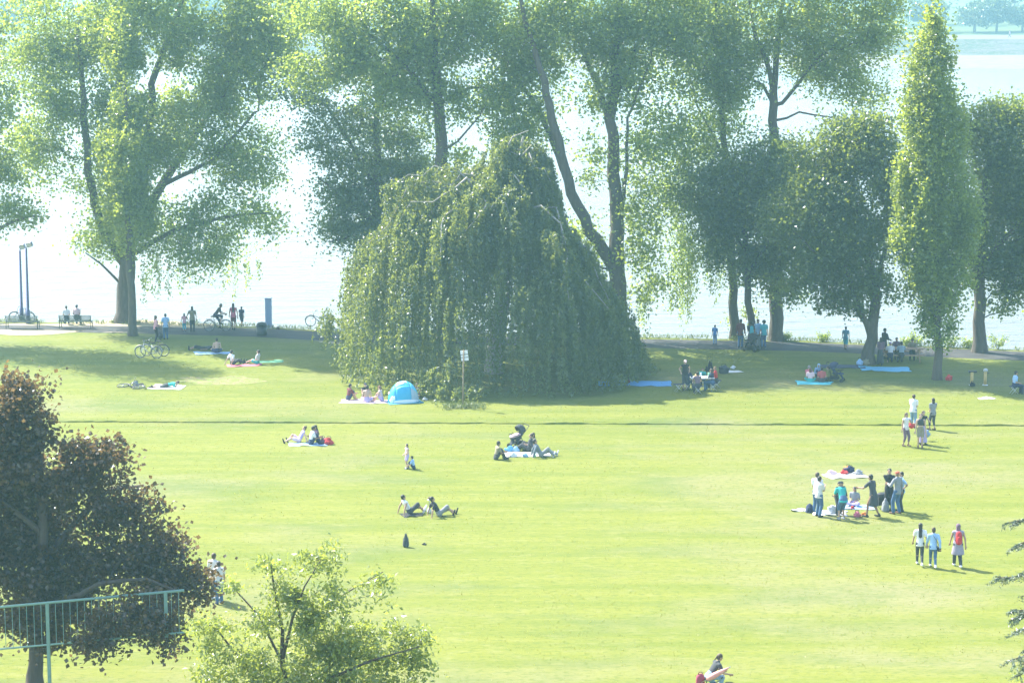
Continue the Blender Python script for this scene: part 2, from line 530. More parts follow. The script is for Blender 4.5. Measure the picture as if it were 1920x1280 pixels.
class Skeleton:
    def __init__(self):
        self.p, self.par, self.r = [], [], []
    def node(self, p, par, r=0.0):
        self.p.append(np.asarray(p, float)); self.par.append(par); self.r.append(r)
        return len(self.p) - 1
    def guide(self, pts, start=None, seg=0.7):
        """pts: list of (x, y, z, r)"""
        pts = [np.asarray(q, float) for q in pts]
        if start is None and self.p:
            d = np.linalg.norm(np.array(self.p) - pts[0][:3], axis=1)
            start = int(np.argmin(d))
        cur = start if start is not None else -1
        first = 0
        if cur == -1:
            cur = self.node(pts[0][:3], -1, pts[0][3])
        for a, b in zip(pts, pts[1:]):
            k = max(1, int(np.linalg.norm(b[:3] - a[:3]) / seg))
            for i in range(1, k + 1):
                t = i / k
                q = a + (b - a) * t
                wob = 0.06 * min(1.0, 0.3 + q[3] * 2) * rng.normal(size=3)
                cur = self.node(q[:3] + wob, cur, q[3])
        return cur
    def grow(self, target, rise=0.25):
        P = np.array(self.p)
        d = P - target
        dist = np.linalg.norm(d, axis=1)
        cost = dist + 0.9 * np.maximum(0, d[:, 2] + 0.2 * dist)
        i = int(np.argmin(cost))
        a = P[i]; L = dist[i]
        if L < 0.25: return i
        k = max(2, int(L / 0.8))
        pd = P[i] - P[self.par[i]] if self.par[i] >= 0 else np.array([0, 0, 1.0])
        pd = pd / max(np.linalg.norm(pd), 1e-6)
        mid = a + (target - a) * 0.45 + pd * L * 0.18 + np.array([0, 0, rise * L * 0.35])
        cur = i
        for j in range(1, k + 1):
            t = j / k
            q = (1 - t) ** 2 * a + 2 * t * (1 - t) * mid + t * t * target
            cur = self.node(q + rng.normal(size=3) * 0.04 * L ** 0.5, cur)
        return cur
    def mesh(self, name, tip=0.012, power=2.4, sides=6):
        n = len(self.p)
        acc = np.zeros(n)
        kids = [[] for _ in range(n)]
        for i in range(n):
            if self.par[i] >= 0: kids[self.par[i]].append(i)
        rad = np.zeros(n)
        for i in range(n - 1, -1, -1):
            own = acc[i] ** (1 / power) if kids[i] else tip
            rad[i] = self.r[i] if self.r[i] > 0 else max(own, tip)
            if self.par[i] >= 0: acc[self.par[i]] += rad[i] ** power
        mb = MB()
        seen = set()
        for i in range(n):                       # chains: follow the thickest child
            if self.par[i] >= 0 and i in seen: continue
            if i in seen: continue
            chain = [i]
            seen.add(i)
            cur = i
            while True:
                ks = [k for k in kids[cur] if k not in seen]
                if not ks: break
                k = max(ks, key=lambda q: rad[q])
                chain.append(k); seen.add(k); cur = k
            pts = [self.p[c] for c in chain]; rs = [float(rad[c]) for c in chain]
            if self.par[i] >= 0:
                pts = [self.p[self.par[i]]] + pts
                rs = [min(float(rad[self.par[i]]), rs[0] * 1.25)] + rs
            if len(pts) < 2: continue
            big = max(rs)
            mb.tube(pts, rs, n=(12 if big > 0.3 else 8 if big > 0.12 else 5 if big > 0.04 else 3), caps=False)
        return mb.mesh(name, smooth=True)

def tree(name, label, base, guides, blobs, leafm, barkm=M_BARK, cat='tree', group=None, leaf=0.21, aspect=0.74, cd=3.8, per=66, clump=(0.60, 0.42), up=0.6,
         strands=None, rise=0.25, droop=0.0, tip=0.012, dens=1.0, gate=-0.15):
    """base: foot of the tree; guides: trunk and limbs as lists of photo points (px, py, radius[, dy]);
    blobs: (px, py, rx, rz, density[, dy, ry]) measured in photo pixels at the trunk's distance"""
    s = pxm(base)
    root = empty(name, base, 0, label, cat, group)
    def L(px, py, dy=0.0):
        w = T(px, py, base.y + dy)
        # a limb in front of or behind the trunk keeps the height and offset it has at the trunk's distance
        w0 = T(px, py, base.y)
        return np.array([w0.x - base.x, dy, w0.z - base.z])
    sk = Skeleton()
    for gi, g in enumerate(guides):
        pts = []
        for q in g:
            dy = q[3] if len(q) > 3 else 0.0
            pts.append(np.append(L(q[0], q[1], dy), q[2]))
        if gi == 0:
            pts[0][2] = -0.25
            a = pts[0].copy(); b = pts[0].copy(); a[3] *= 1.45; b[2] = 0.7; b[3] *= 1.05
            t = (pts[1][2] - 0.7) / max(pts[1][2] + 0.25, .1)
            pts = [a, b] + pts[1:]
        sk.guide(pts)
    cen = []
    for b in blobs:
        px, py, rx, rz, dn = b[:5]
        dy = b[5] if len(b) > 5 else 0.0
        c = L(px, py, dy)
        ax, az = rx / s, rz / s
        ay = b[6] if len(b) > 6 else min(max(ax, az), 4.2) * 0.85
        n = int(math.pi * ax * az * cd * dn * dens * (0.55 + 0.12 * ay))
        got = []
        for _ in range(n):
            for _try in range(6):
                u = rng.normal(size=3); u /= np.linalg.norm(u)
                q = c + u * (rng.uniform() ** 0.42) * np.array([ax, ay, az])
                if noise.noise(Vector(q * 0.36) + Vector((base.x, 0, 0))) + .45 * noise.noise(Vector(q * 1.1)) > gate:
                    break
            if q[2] > 0.9: got.append(q)
        cen += got
    C = np.array(cen)
    # connect the clumps from the nearest outwards
    P0 = np.array(sk.p)
    d0 = np.array([np.min(np.linalg.norm(P0 - c, axis=1)) for c in C])
    for i in np.argsort(d0):
        sk.grow(C[i], rise)
    o = link('trunk', sk.mesh('trunk', tip=tip), barkm, root)
    # leaves
    nl = rng.poisson(per, size=len(C)).clip(10)
    idx = np.repeat(np.arange(len(C)), nl)
    N = len(idx)
    csz = rng.uniform(0.6, 1.35, size=len(C))[idx][:, None]
    off = rng.normal(size=(N, 3)) * np.array([clump[0], clump[0], clump[1]]) * csz
    rr = np.linalg.norm(off[:, :2], axis=1)
    off[:, 2] -= droop * rr * rr
    P = C[idx] + off
    ct = rng.normal(0.5, 0.22, size=len(C))[idx]
    tint = np.clip(ct + rng.normal(0, 0.24, N), 0, 1)
    P[:, 2] = np.maximum(P[:, 2], 0.35)
    V, Fq, tint = leaf_cards(P, leaf, aspect, up, tint=tint)
    if strands:
        VV, FF, TT = [V], [Fq], [tint]
        for (px, py, wpx, n, l0, l1) in strands:          # hanging sprays
            for _ in range(n):
                st = L(px + rng.normal() * wpx, py + rng.normal() * 12, rng.normal() * 1.2)
                ln = rng.uniform(l0, l1)
                k = int(ln / 0.045)
                t = np.sort(rng.uniform(0, 1, k))[:, None]
                sway = rng.normal(size=2) * 0.25
                pts = st + np.concatenate([t * sway[0], t * sway[1], -t * ln], 1) + rng.normal(size=(k, 3)) * 0.11
                pts = pts[pts[:, 2] > 0.3]
                v, f, tt = leaf_cards(pts, leaf * 0.85, aspect * 0.8, 0.1, axis=np.array([0, 0, -1.0]))
                FF.append(f + sum(len(x) for x in VV)); VV.append(v); TT.append(tt)
        V, Fq, tint = np.concatenate(VV), np.concatenate(FF), np.concatenate(TT)
    link('crown', np_mesh('crown', V, Fq, attr=tint), leafm, root)
    return root

BANKT = 'trees along the river bank'
g = G(-95, 640)
tree('poplar_tree', 'tree at the far edge whose pale leafy bough reaches in above the lamp posts', g,
     [[(-95, 640, .5), (-80, 500, .42), (-60, 350, .32), (-50, 150, .2), (-50, 0, .08)],
      [(-80, 480, .16), (-20, 440, .14, -1), (30, 412, .10, -1.5), (70, 398, .06, -2), (95, 402, .03, -2)],
      [(-70, 420, .14), (10, 400, .09, 1), (60, 425, .05, 1)]],
     [(-60, 240, 85, 130, .9), (25, 405, 62, 42, 1.0, -1.5, 1.6), (-140, 380, 100, 120, .9), (-5, 185, 38, 52, .9), (-80, 70, 100, 110, .8), (10, 325, 45, 40, .8)], L_POPLAR, group=BANKT)
g = G(233, 604)
tree('poplar_tree', 'huge spreading poplar with a thick leaning trunk on the sandy bank', g,
     [[(233, 604, .60), (236, 540, .56), (242, 480, .5), (228, 400, .42), (218, 250, .32), (226, 100, .22), (236, -100, .08)],
      [(242, 470, .30), (300, 350, .28, 1), (350, 270, .22, 2), (400, 195, .16, 2), (440, 90, .10, 2.5)],
      [(238, 505, .30), (190, 420, .27, -.5), (170, 320, .25, -1), (162, 190, .2, -1), (150, 50, .12, -1)],
      [(240, 450, .30), (268, 310, .28, 1), (285, 140, .22, 1), (330, 20, .15, 1.5), (360, -90, .07, 2)],
      [(244, 478, .18), (330, 428, .14, -1.5), (430, 400, .10, -2), (510, 392, .05, -2)],
      [(300, 350, .16), (400, 300, .13, -1), (480, 210, .08, -1)],
      [(220, 530, .10), (195, 490, .07, -1), (165, 470, .04, -1)]],
     [(85, 90, 105, 110, 1.0), (525, 60, 60, 90, .8), (95, 270, 80, 95, .85), (300, 40, 170, 110, .9), (450, 120, 105, 120, .9), (330, 230, 120, 95, .85), (455, 300, 85, 75, .95),
      (440, 405, 100, 52, 1.0, -2, 3), (250, 425, 100, 70, 1.05), (180, 400, 60, 60, 1.0), (390, 465, 80, 42, .85, -2, 2.2), (250, 300, 90, 90, .9), (250, -110, 170, 80, .8), (480, 20, 90, 70, .9), (380, 150, 80, 70, .8), (160, 180, 80, 80, .8)],
     L_POPLAR, group=BANKT, strands=[(400, 480, 45, 14, 1.2, 3.2), (300, 500, 22, 7, 1.0, 2.6), (470, 470, 30, 7, 1, 2.2), (180, 440, 18, 4, 1, 2), (290, 470, 20, 8, 1, 3)])
g = G(249, 629)
tree('lombardy_poplar_tree', 'narrow upright poplar standing just in front of the huge spreading one', g,
     [[(249, 629, .26), (246, 560, .24), (240, 400, .18), (236, 200, .11), (230, 20, .04)]],
     [(235, 120, 36, 110, 1.2), (240, 260, 52, 120, 1.2), (245, 390, 50, 80, 1.1), (226, 60, 26, 60, 1.0)], L_COLUMN, group=BANKT, rise=1.4, clump=(.26, .42), cd=5.6)
g = G(838, 642)
tree('poplar_tree', 'tall poplar with a straight bare lower trunk rising behind the weeping beech', g,
     [[(838, 642, .52), (835, 480, .48), (830, 350, .42), (825, 240, .36), (815, 120, .28), (812, 0, .18), (808, -120, .07)],
      [(828, 285, .09), (858, 262, .07, -1), (900, 215, .05, -1)],
      [(828, 190, .12), (880, 168, .09, 1), (940, 165, .05, 1)],
      [(822, 200, .16), (760, 120, .12, -1), (690, 60, .07, -1)],
      [(838, 330, .10), (900, 320, .07, 1), (960, 300, .05, 1)]],
     [(815, 40, 120, 95, .95), (690, 45, 120, 95, .95), (600, 40, 60, 80, .8), (570, 130, 45, 60, .7), (925, 190, 80, 62, .95), (905, 70, 75, 85, .85), (830, 190, 70, 60, .8), (745, 165, 85, 60, .9), (800, -90, 140, 70, .8), (960, 270, 55, 55, .8), (880, 275, 45, 40, .5), (640, 110, 80, 60, .8), (760, 100, 90, 70, .8)],
     L_POPLAR, group=BANKT)
g = G(702, 622)
tree('elm_tree', 'dusky layered tree between the huge spreading poplar and the weeping beech', g,
     [[(702, 622, .42), (704, 480, .36), (708, 300, .24), (705, 130, .1)],
      [(704, 420, .16), (650, 370, .11, -1), (600, 330, .06, -1)], [(706, 360, .14), (650, 260, .1, 1), (600, 190, .05, 1)],
      [(704, 460, .14), (660, 440, .09, -1), (618, 450, .04, -1)]],
     [(700, 290, 105, 120, 1.0), (645, 360, 55, 55, 1.1), (620, 235, 60, 60, .85), (700, 420, 85, 60, 1.15), (770, 330, 50, 80, 1.0), (650, 430, 45, 42, 1.1), (640, 150, 90, 40, .8), (560, 175, 50, 26, .7)],
     L_BLUE, group=BANKT, leaf=0.19, clump=(.72, .22), droop=.12, per=74, cd=4.2)
g = G(1158, 640)
tree('poplar_tree', 'big poplar whose trunk forks low into leaning limbs behind the weeping beech', g,
     [[(1158, 640, .56), (1158, 560, .52), (1157, 480, .5), (1155, 400, .42), (1150, 300, .38), (1146, 200, .32), (1160, 60, .22), (1168, -100, .08)],
      [(1152, 500, .40), (1105, 430, .36, -.6), (1072, 360, .33, -1), (1046, 262, .29, -1.4), (1020, 150, .22, -1.6), (985, 40, .15, -1.8), (960, -90, .06, -2)],
      [(1072, 360, .2), (1030, 250, .18, .4), (995, 180, .14, .8), (930, 105, .09, 1), (880, 60, .05, 1)],
      [(1147, 230, .2), (1115, 150, .18, 1), (1085, 70, .14, 1.2), (1060, -50, .07, 1.5)],
      [(1147, 190, .16), (1185, 120, .13, .5), (1210, 40, .1, .5), (1230, -60, .05, .5)],
      [(1162, 420, .13), (1174, 320, .11, -.5), (1176, 220, .08, -.5), (1220, 110, .05, -.5)],
      [(1150, 515, .08), (1110, 490, .06, -1), (1075, 480, .03, -1)],
      [(1150, 528, .07), (1112, 520, .05, -1), (1080, 515, .03, -1)]],
     [(990, 50, 105, 95, .78), (1100, 20, 105, 90, .8), (1205, 90, 85, 110, .9), (1230, 280, 72, 100, .95), (1010, 225, 62, 50, .85), (1085, 430, 45, 50, .75), (1205, 430, 50, 85, .95),
      (1215, 540, 32, 50, .7), (950, 160, 60, 55, .7), (1250, 10, 100, 80, .9), (1080, 170, 60, 60, .5), (1085, -110, 150, 70, .8), (1100, 300, 36, 50, .7), (1020, 130, 70, 40, .6), (1150, 130, 80, 70, .6), (1040, 60, 90, 80, .6), (1290, 80, 70, 110, .8), (1120, 500, 30, 40, .6)],
     L_POPLAR, group=BANKT, strands=[(1215, 520, 22, 12, 1.0, 3.0), (1085, 440, 20, 6, .8, 2)])
g = G(1378, 634)
tree('willow_tree', 'slender willow trailing long leafy sprays down to the water', g,
     [[(1378, 634, .30), (1374, 540, .27), (1366, 420, .24), (1358, 280, .2), (1346, 110, .14), (1340, -70, .05)],
      [(1366, 420, .10), (1320, 370, .07, -.6), (1285, 390, .04, -.8)], [(1360, 300, .1), (1310, 200, .07, .8), (1290, 120, .04, 1)]],
     [(1315, 80, 75, 110, .9), (1330, 250, 75, 95, .9), (1290, 370, 55, 62, 1.0), (1350, -70, 90, 70, .8), (1370, 170, 40, 90, .9), (1380, 60, 50, 80, .8), (1330, 440, 36, 40, .9)],
     L_POPLAR, group=BANKT, strands=[(1278, 420, 12, 30, 3.0, 6.3), (1335, 440, 20, 18, 2.0, 5.0), (1225, 420, 14, 6, 1.0, 3.0), (1302, 440, 12, 10, 2.0, 4.2)], leaf=.19)
g = G(1455, 638)
tree('poplar_tree', 'pale poplar whose forked upper trunk stands clear above the dark maples', g,
     [[(1455, 638, .42), (1455, 480, .38), (1454, 350, .33), (1452, 250, .29), (1450, 170, .25)],
      [(1450, 165, .17), (1432, 110, .14, -.5), (1410, 50, .1, -.8), (1392, -70, .05, -1)],
      [(1450, 165, .2), (1458, 95, .17, .3), (1470, 0, .11, .6), (1480, -90, .05, .8)],
      [(1453, 210, .13), (1490, 160, .11, -.6), (1530, 110, .08, -1), (1590, 60, .04, -1)],
      [(1453, 232, .09), (1500, 212, .07, .6), (1560, 222, .05, 1), (1600, 235, .03, 1)],
      [(1451, 200, .12), (1430, 160, .1, .6), (1385, 140, .05, 1)]],
     [(1450, 25, 105, 80, .85), (1570, 50, 100, 90, .95), (1385, 130, 48, 75, .8), (1600, 150, 70, 55, .9), (1505, 150, 75, 40, .55), (1630, -30, 80, 70, .9), (1500, -90, 140, 60, .8), (1640, 90, 40, 60, .8), (1540, 120, 80, 60, .6), (1420, 90, 60, 70, .6), (1660, 30, 50, 70, .7)],
     L_COLUMN, group=BANKT, leaf=.19)
g = G(1410, 646)
tree('maple_tree', 'dark dense maple with a thin leaning trunk, people gathered at its foot', g,
     [[(1412, 646, .24), (1408, 590, .22), (1400, 520, .2), (1395, 420, .16), (1390, 320, .08)],
      [(1400, 520, .12), (1440, 450, .1, -.6), (1480, 400, .06, -1)], [(1398, 460, .1), (1350, 400, .08, .6), (1320, 360, .04, 1)]],
     [(1395, 350, 95, 75, 1.3), (1460, 420, 80, 70, 1.3), (1350, 400, 60, 60, 1.2), (1430, 500, 70, 42, 1.15), (1470, 330, 70, 60, 1.2), (1380, 480, 50, 40, .9), (1500, 450, 50, 75, 1.1), (1310, 345, 40, 40, .9), (1440, 280, 50, 36, .8), (1470, 545, 50, 24, .9), (1335, 455, 36, 30, .8)], L_DARK, group=BANKT, leaf=.20, cd=5.4, per=74, clump=(.62, .34))
g = G(1632, 682)
tree('maple_tree', 'broad dark maple with a low forked trunk beside the wooden picnic table', g,
     [[(1630, 682, .36), (1634, 640, .33), (1638, 610, .33), (1642, 550, .28), (1625, 450, .22), (1590, 360, .14), (1570, 280, .06)],
      [(1636, 625, .2), (1610, 585, .18, -.4), (1598, 540, .16, -.6), (1570, 470, .12, -1), (1530, 410, .06, -1.4)],
      [(1642, 545, .14), (1665, 450, .11, .6), (1668, 340, .07, 1)]],
     [(1540, 335, 85, 70, 1.3), (1610, 310, 85, 85, 1.25), (1540, 440, 95, 70, 1.35), (1620, 440, 75, 75, 1.3), (1590, 520, 80, 40, 1.1), (1650, 240, 48, 50, 1.0), (1520, 520, 60, 36, 1.0), (1655, 540, 30, 36, .8), (1490, 390, 50, 70, 1.1), (1550, 560, 60, 20, .9), (1680, 400, 36, 90, 1.1), (1590, 255, 60, 36, .9), (1510, 275, 46, 30, .8), (1610, 570, 50, 20, .8)], L_DARK, group=BANKT, leaf=.20, cd=5.4, per=74, clump=(.62, .34))
g = G(1757, 711)
tree('lombardy_poplar_tree', 'tall column-shaped poplar in full sun, pointed at the top', g,
     [[(1757, 711, .24), (1757, 620, .22), (1755, 480, .18), (1752, 300, .13), (1748, 120, .07), (1746, 20, .03)]],
     [(1747, 55, 18, 50, 1.3), (1748, 140, 42, 75, 1.25), (1752, 250, 60, 90, 1.3), (1752, 360, 74, 95, 1.3), (1755, 450, 78, 80, 1.2), (1756, 530, 62, 60, 1.2), (1757, 595, 36, 40, 1.1), (1757, 635, 14, 20, .8), (1690, 430, 20, 50, 1.0), (1815, 420, 24, 60, 1.0), (1710, 200, 22, 50, 1.0), (1700, 330, 20, 50, 1.0)],
     L_COLUMN, group='poplars standing out on the lawn', rise=1.6, clump=(.27, .48), cd=7.6, per=80, leaf=.19, gate=-2)
g = G(1837, 660)
tree('maple_tree', 'dark maple with a straight trunk behind the pointed poplar in full sun', g,
     [[(1837, 660, .40), (1836, 600, .36), (1837, 520, .32), (1842, 400, .25), (1855, 260, .14), (1860, 190, .06)],
      [(1838, 500, .18), (1880, 440, .14, -1), (1940, 380, .08, -1.5)], [(1840, 450, .15), (1800, 380, .1, 1), (1780, 300, .05, 1)]],
     [(1845, 250, 55, 85, 1.25), (1905, 240, 62, 62, 1.25), (1880, 380, 85, 90, 1.3), (1950, 340, 85, 120, 1.2), (1895, 500, 75, 50, 1.2), (1830, 470, 50, 70, 1.1), (1960, 470, 90, 80, 1.1), (1870, 560, 40, 26, .9)], L_DARK, group=BANKT, leaf=.20, cd=5.0, per=74, clump=(.62, .34))
g = G(1382, 636)
tree('willow_shrub', 'small bright leafy shrub at the water edge below the trailing willow', g + Vector((-.2, 1.2, 0)),
     [[(1380, 634, .05), (1378, 610, .03), (1375, 590, .02)]], [(1372, 608, 26, 22, 1.6), (1400, 600, 22, 22, 1.4), (1350, 622, 14, 12, 1.3)], L_COLUMN, cat='shrub', leaf=.15, clump=(.25, .22), cd=4, per=60)

# the copper maple in the foreground
g = G(66, 1302)
tree('copper_maple_tree', 'dark copper-leaved maple in the foreground behind the green railing', g,
     [[(66, 1302, .26), (66, 1240, .24), (70, 1170, .22), (75, 1080, .2), (80, 960, .16), (70, 840, .1), (60, 760, .05)],
      [(72, 1150, .12), (130, 1110, .11, -1), (200, 1075, .08, -1.4), (290, 1060, .05, -1.6), (350, 1085, .03, -1.8)],
      [(76, 1060, .11), (140, 980, .1, .6), (190, 930, .07, 1), (260, 925, .04, 1.2)], [(78, 1000, .1), (20, 930, .09, -.8), (-40, 880, .05, -1)],
      [(72, 1120, .1), (10, 1090, .08, .5), (-50, 1080, .05, 1)]],
     [(30, 790, 85, 72, 1.2), (60, 900, 105, 85, 1.2), (185, 870, 62, 58, 1.1), (50, 1020, 120, 90, 1.2), (230, 960, 75, 55, 1.1), (290, 1040, 70, 60, 1.2), (180, 1060, 80, 60, .95), (340, 1100, 48, 45, 1.1),
      (100, 1130, 90, 45, 1.0), (20, 1160, 60, 36, 1.0), (195, 1155, 36, 36, 1.0), (322, 1195, 10, 26, 1.2), (290, 1130, 36, 30, 1.0), (-60, 960, 90, 120, 1.1), (90, 1180, 24, 26, .9), (40, 740, 45, 36, 1.1), (385, 1085, 18, 20, .8), (100, 1195, 50, 26, 1.0), (215, 1140, 45, 40, 1.1, -2.3, 1.0), (290, 1110, 55, 40, 1.1, -2.3, 1.0), (330, 1140, 26, 50, 1.2, -2.0, .8)],
     L_COPPER, M_BARK_BROWN, leaf=.145, aspect=.9, cd=15.0, per=66, clump=(.29, .22))
# the young locust below the camera
g = Vector((-4.75, 55.0, 0))
tree('locust_tree', 'young feathery light green locust tree at the bottom of the view', g,
     [[(560, 1795, .13), (552, 1500, .11), (545, 1330, .09), (535, 1240, .06), (528, 1180, .045), (512, 1110, .03), (510, 1060, .015)],
      [(535, 1235, .04), (548, 1150, .035, -.3), (575, 1090, .02, -.5), (600, 1040, .01, -.5)], [(532, 1225, .035), (480, 1160, .03, .3), (435, 1110, .015, .4)],
      [(548, 1360, .06), (620, 1260, .045, -.5), (700, 1220, .03, -.7), (790, 1190, .012, -.8)], [(548, 1380, .06), (470, 1270, .04, .3), (400, 1190, .02, .6), (370, 1170, .01, .6)],
      [(545, 1330, .05), (580, 1200, .035, .6), (640, 1130, .02, .8), (715, 1090, .01, 1)]],
     [(590, 1050, 46, 32, .8), (530, 1090, 62, 40, .55), (600, 1110, 70, 45, .75), (690, 1100, 38, 22, .55), (490, 1150, 60, 40, .45), (600, 1180, 60, 48, 1.0), (400, 1180, 48, 30, .75), (460, 1240, 100, 45, .6), (640, 1210, 70, 45, .95),
      (750, 1210, 60, 40, 1.0), (700, 1260, 100, 40, 1.0), (420, 1275, 70, 30, .8), (560, 1270, 100, 40, .9), (640, 1330, 160, 60, .9), (460, 1340, 100, 60, .8), (800, 1250, 20, 30, .7), (605, 1025, 16, 12, .9), (712, 1090, 20, 14, 1.5), (437, 1108, 20, 14, 1.3), (510, 1062, 18, 14, 1.3), (790, 1188, 26, 16, 1.3), (372, 1172, 20, 14, 1.3)],
     L_LOCUST, M_BARK_BROWN, leaf=.125, aspect=.46, cd=25.0, per=58, clump=(.19, .13), tip=.005, droop=.5)

# the weeping beech: limbs arch out and curtains of leaves hang from them
def weeping_beech():
    base = G(905, 699)
    root = empty('weeping_beech_tree', base, 0, 'broad weeping beech in the middle with curtains of leaves down to the lawn', 'tree')
    prof = {
        'L': ([0, .8, 2.0, 3.6, 6.5, 7.0, 8.3, 9.5, 10.1], [13.7, 13.0, 12.0, 11.6, 10.9, 9.4, 8.1, 6.4, 0.6]),
        'R': ([0, 1.0, 2.2, 2.8, 4.2, 5.2, 6.9, 7.9], [13.7, 13.5, 12.4, 9.4, 7.4, 5.6, 3.6, 0.6]),
        'F': ([0, 1.2, 3.2, 5, 6.8, 7.8, 8.4], [13.7, 12.0, 10.6, 9.0, 6.8, 4.2, 0.5]),
        'B': ([0, 1.2, 3.2, 5, 6.8, 7.8, 8.4], [13.7, 12.0, 10.6, 9.0, 6.8, 4.2, 0.5])}
    def top(phi, r):
        c, s = math.cos(phi), math.sin(phi)
        wl, wr, wf, wb = max(0, -c) ** 2, max(0, c) ** 2, max(0, -s) ** 2, max(0, s) ** 2
        z = wl * np.interp(r, *prof['L']) + wr * np.interp(r, *prof['R']) + wf * np.interp(r, *prof['F']) + wb * np.interp(r, *prof['B'])
        return float(z)
    cx = 1.7
    sk = Skeleton()
    sk.guide([(.6, 0, -.2, .62), (.7, 0, 1, .5), (1.0, 0, 4, .42), (1.4, 0, 8, .3), (1.9, 0, 11.5, .18), (2.3, 0, 13.6, .06)])
    limbs = []
    nl = 24
    for i in range(nl):
        phi = 2 * math.pi * (i + rng.uniform(-.3, .3)) / nl
        rmax = rng.choice([3.0, 4.6, 6.2, 7.4]) * (1.12 if math.cos(phi) < -.4 else .95)
        n = 7
        pts = []
        z0 = top(phi, rmax * .55) * .7
        pts.append((cx * .6, 0, z0, .09))
        for k in range(1, n + 1):
            r = rmax * k / n
            zt = top(phi, r) - .45 + .28 * math.sin(k * 1.9 + i)
            bl = min(1, k / 3)
            z = z0 * (1 - bl) + zt * bl
            pp = phi + .30 * math.sin(k * 1.3 + i * 2) / (1 + .2 * k)
            pts.append((cx + r * math.cos(pp), r * math.sin(pp), max(z, .8), (.075 * (1 - k / (n + 1.0)) + .012)))
        sk.guide(pts)
        limbs.append(pts[2:])
    # the pale bare bough over the left shoulder and the twisted tip
    sk.guide([(1.2, -.4, 9.8, .08), (-.2, -.6, 11.0, .07), (-.9, -.7, 11.25, .06), (-1.5, -.8, 11.85, .055), (-2.1, -.8, 11.75, .05), (-2.7, -.8, 11.95, .045), (-3.4, -.9, 11.45, .04), (-4.1, -.9, 11.5, .03), (-4.9, -.9, 11.0, .02)])
    sk.guide([(-1.0, -.7, 11.5, .09), (-2.2, -1.4, 10.2, .08), (-3.2, -1.8, 9.0, .05)])
    sk.guide([(1.9, -.2, 11.8, .05), (1.3, -.4, 12.9, .05), (1.7, -.5, 13.6, .04), (2.6, -.5, 14.0, .025)])
    sk.guide([(1.4, -.4, 12.8, .06), (2.2, -.6, 12.5, .05), (2.8, -.6, 13.2, .03)])
    link('trunk', sk.mesh('trunk'), M_BARK_PALE, root)
    VV, FF, TT, nv = [], [], [], 0
    def spray(st, ln, dens, out):
        nonlocal nv
        k = max(6, int(ln * dens))
        t = np.sort(rng.uniform(0, 1, k))[:, None]
        bow = np.array([out[0], out[1], 0]) * .35
        pts = st + bow * np.sqrt(t) + np.concatenate([np.zeros((k, 2)), -t * ln], 1) + rng.normal(size=(k, 3)) * np.array([.065, .065, .06])
        sw = rng.normal(size=2) * .12
        pts[:, 0] += sw[0] * t[:, 0]; pts[:, 1] += sw[1] * t[:, 0]
        pts = pts[pts[:, 2] > .15]
        if len(pts) < 3: return
        ct = rng.normal(.5, .3)
        v, f, tt = leaf_cards(pts, .18, .60, .1, axis=np.array([0, 0, -1.0]), tint=np.clip(ct + rng.normal(0, .2, len(pts)), 0, 1))
        FF.append(f + nv); VV.append(v); TT.append(tt); nv += len(v)
    B = []
    for _ in range(64):
        ph = rng.uniform(0, 2 * math.pi); rr = 9.4 * rng.uniform(.02, 1) ** .6
        B.append((cx + rr * math.cos(ph), rr * math.sin(ph), rng.uniform(.6, 1.5), rng.uniform(.5, 1.1), ph))
    def mound(x, y):
        h = 0
        for bx, by, bh, bw, ph in B:
            dx, dy = x - bx, y - by
            u = dx * math.cos(ph) + dy * math.sin(ph); w = -dx * math.sin(ph) + dy * math.cos(ph)
            e = (u / (bw * 2.0)) ** 2 + (w / bw) ** 2
            if e < 4: h = max(h, bh * math.exp(-e))
        return h
    for _ in range(3100):
        phi = rng.uniform(0, 2 * math.pi)
        r = 10.4 * rng.uniform(0.0, 1) ** 0.66
        z = top(phi, r)
        if z < .7: continue
        mo = mound(cx + r * math.cos(phi), r * math.sin(phi))
        if mo < .12 and rng.uniform() < .35: continue
        z = max(.8, min(z - 1.35 + mo * 1.5, 14.0) - abs(rng.normal()) * .22)
        st = np.array([cx + r * math.cos(phi), r * math.sin(phi), z])
        ln = min(z - rng.uniform(0, .5), rng.uniform(1.4, 4.4) if rng.uniform() < .7 else 7.0)
        spray(st, ln, 22, (math.cos(phi), math.sin(phi)))
    for pts in limbs:                                   # thick curtains right under the limbs
        for q, w in zip(pts, pts[1:]):
            for _ in range(12):
                t = rng.uniform()
                st = np.array([q[j] + (w[j] - q[j]) * t for j in range(3)]) + rng.normal(size=3) * .14
                ph = math.atan2(st[1], st[0] - cx)
                spray(st, min(st[2] - .2, rng.uniform(1.0, 3.6)), 22, (math.cos(ph), math.sin(ph)))
    for bx, bz in ((-1.6, 12.1), (-2.6, 11.95), (-3.3, 11.75), (-4.0, 11.5), (-4.6, 11.3), (-5.0, 11.15), (-5.2, 11.0)):
        for _ in range(7):
            spray(np.array([bx + rng.normal() * .25, -.9 + rng.normal() * .2, bz - .05]), rng.uniform(.8, 2.6), 24, (-.3, -.3))
    for _ in range(36):                                 # one low spray reaching past the bicycle
        st = np.array([-8.5 - abs(rng.normal()) * .45, 1.0 + rng.normal() * .3, 3.2 + rng.normal() * .3])
        spray(st, rng.uniform(.5, 1.6), 16, (-1, 0))
    link('crown', np_mesh('crown', np.concatenate(VV), np.concatenate(FF), attr=np.concatenate(TT)), L_BEECH, root)
weeping_beech()

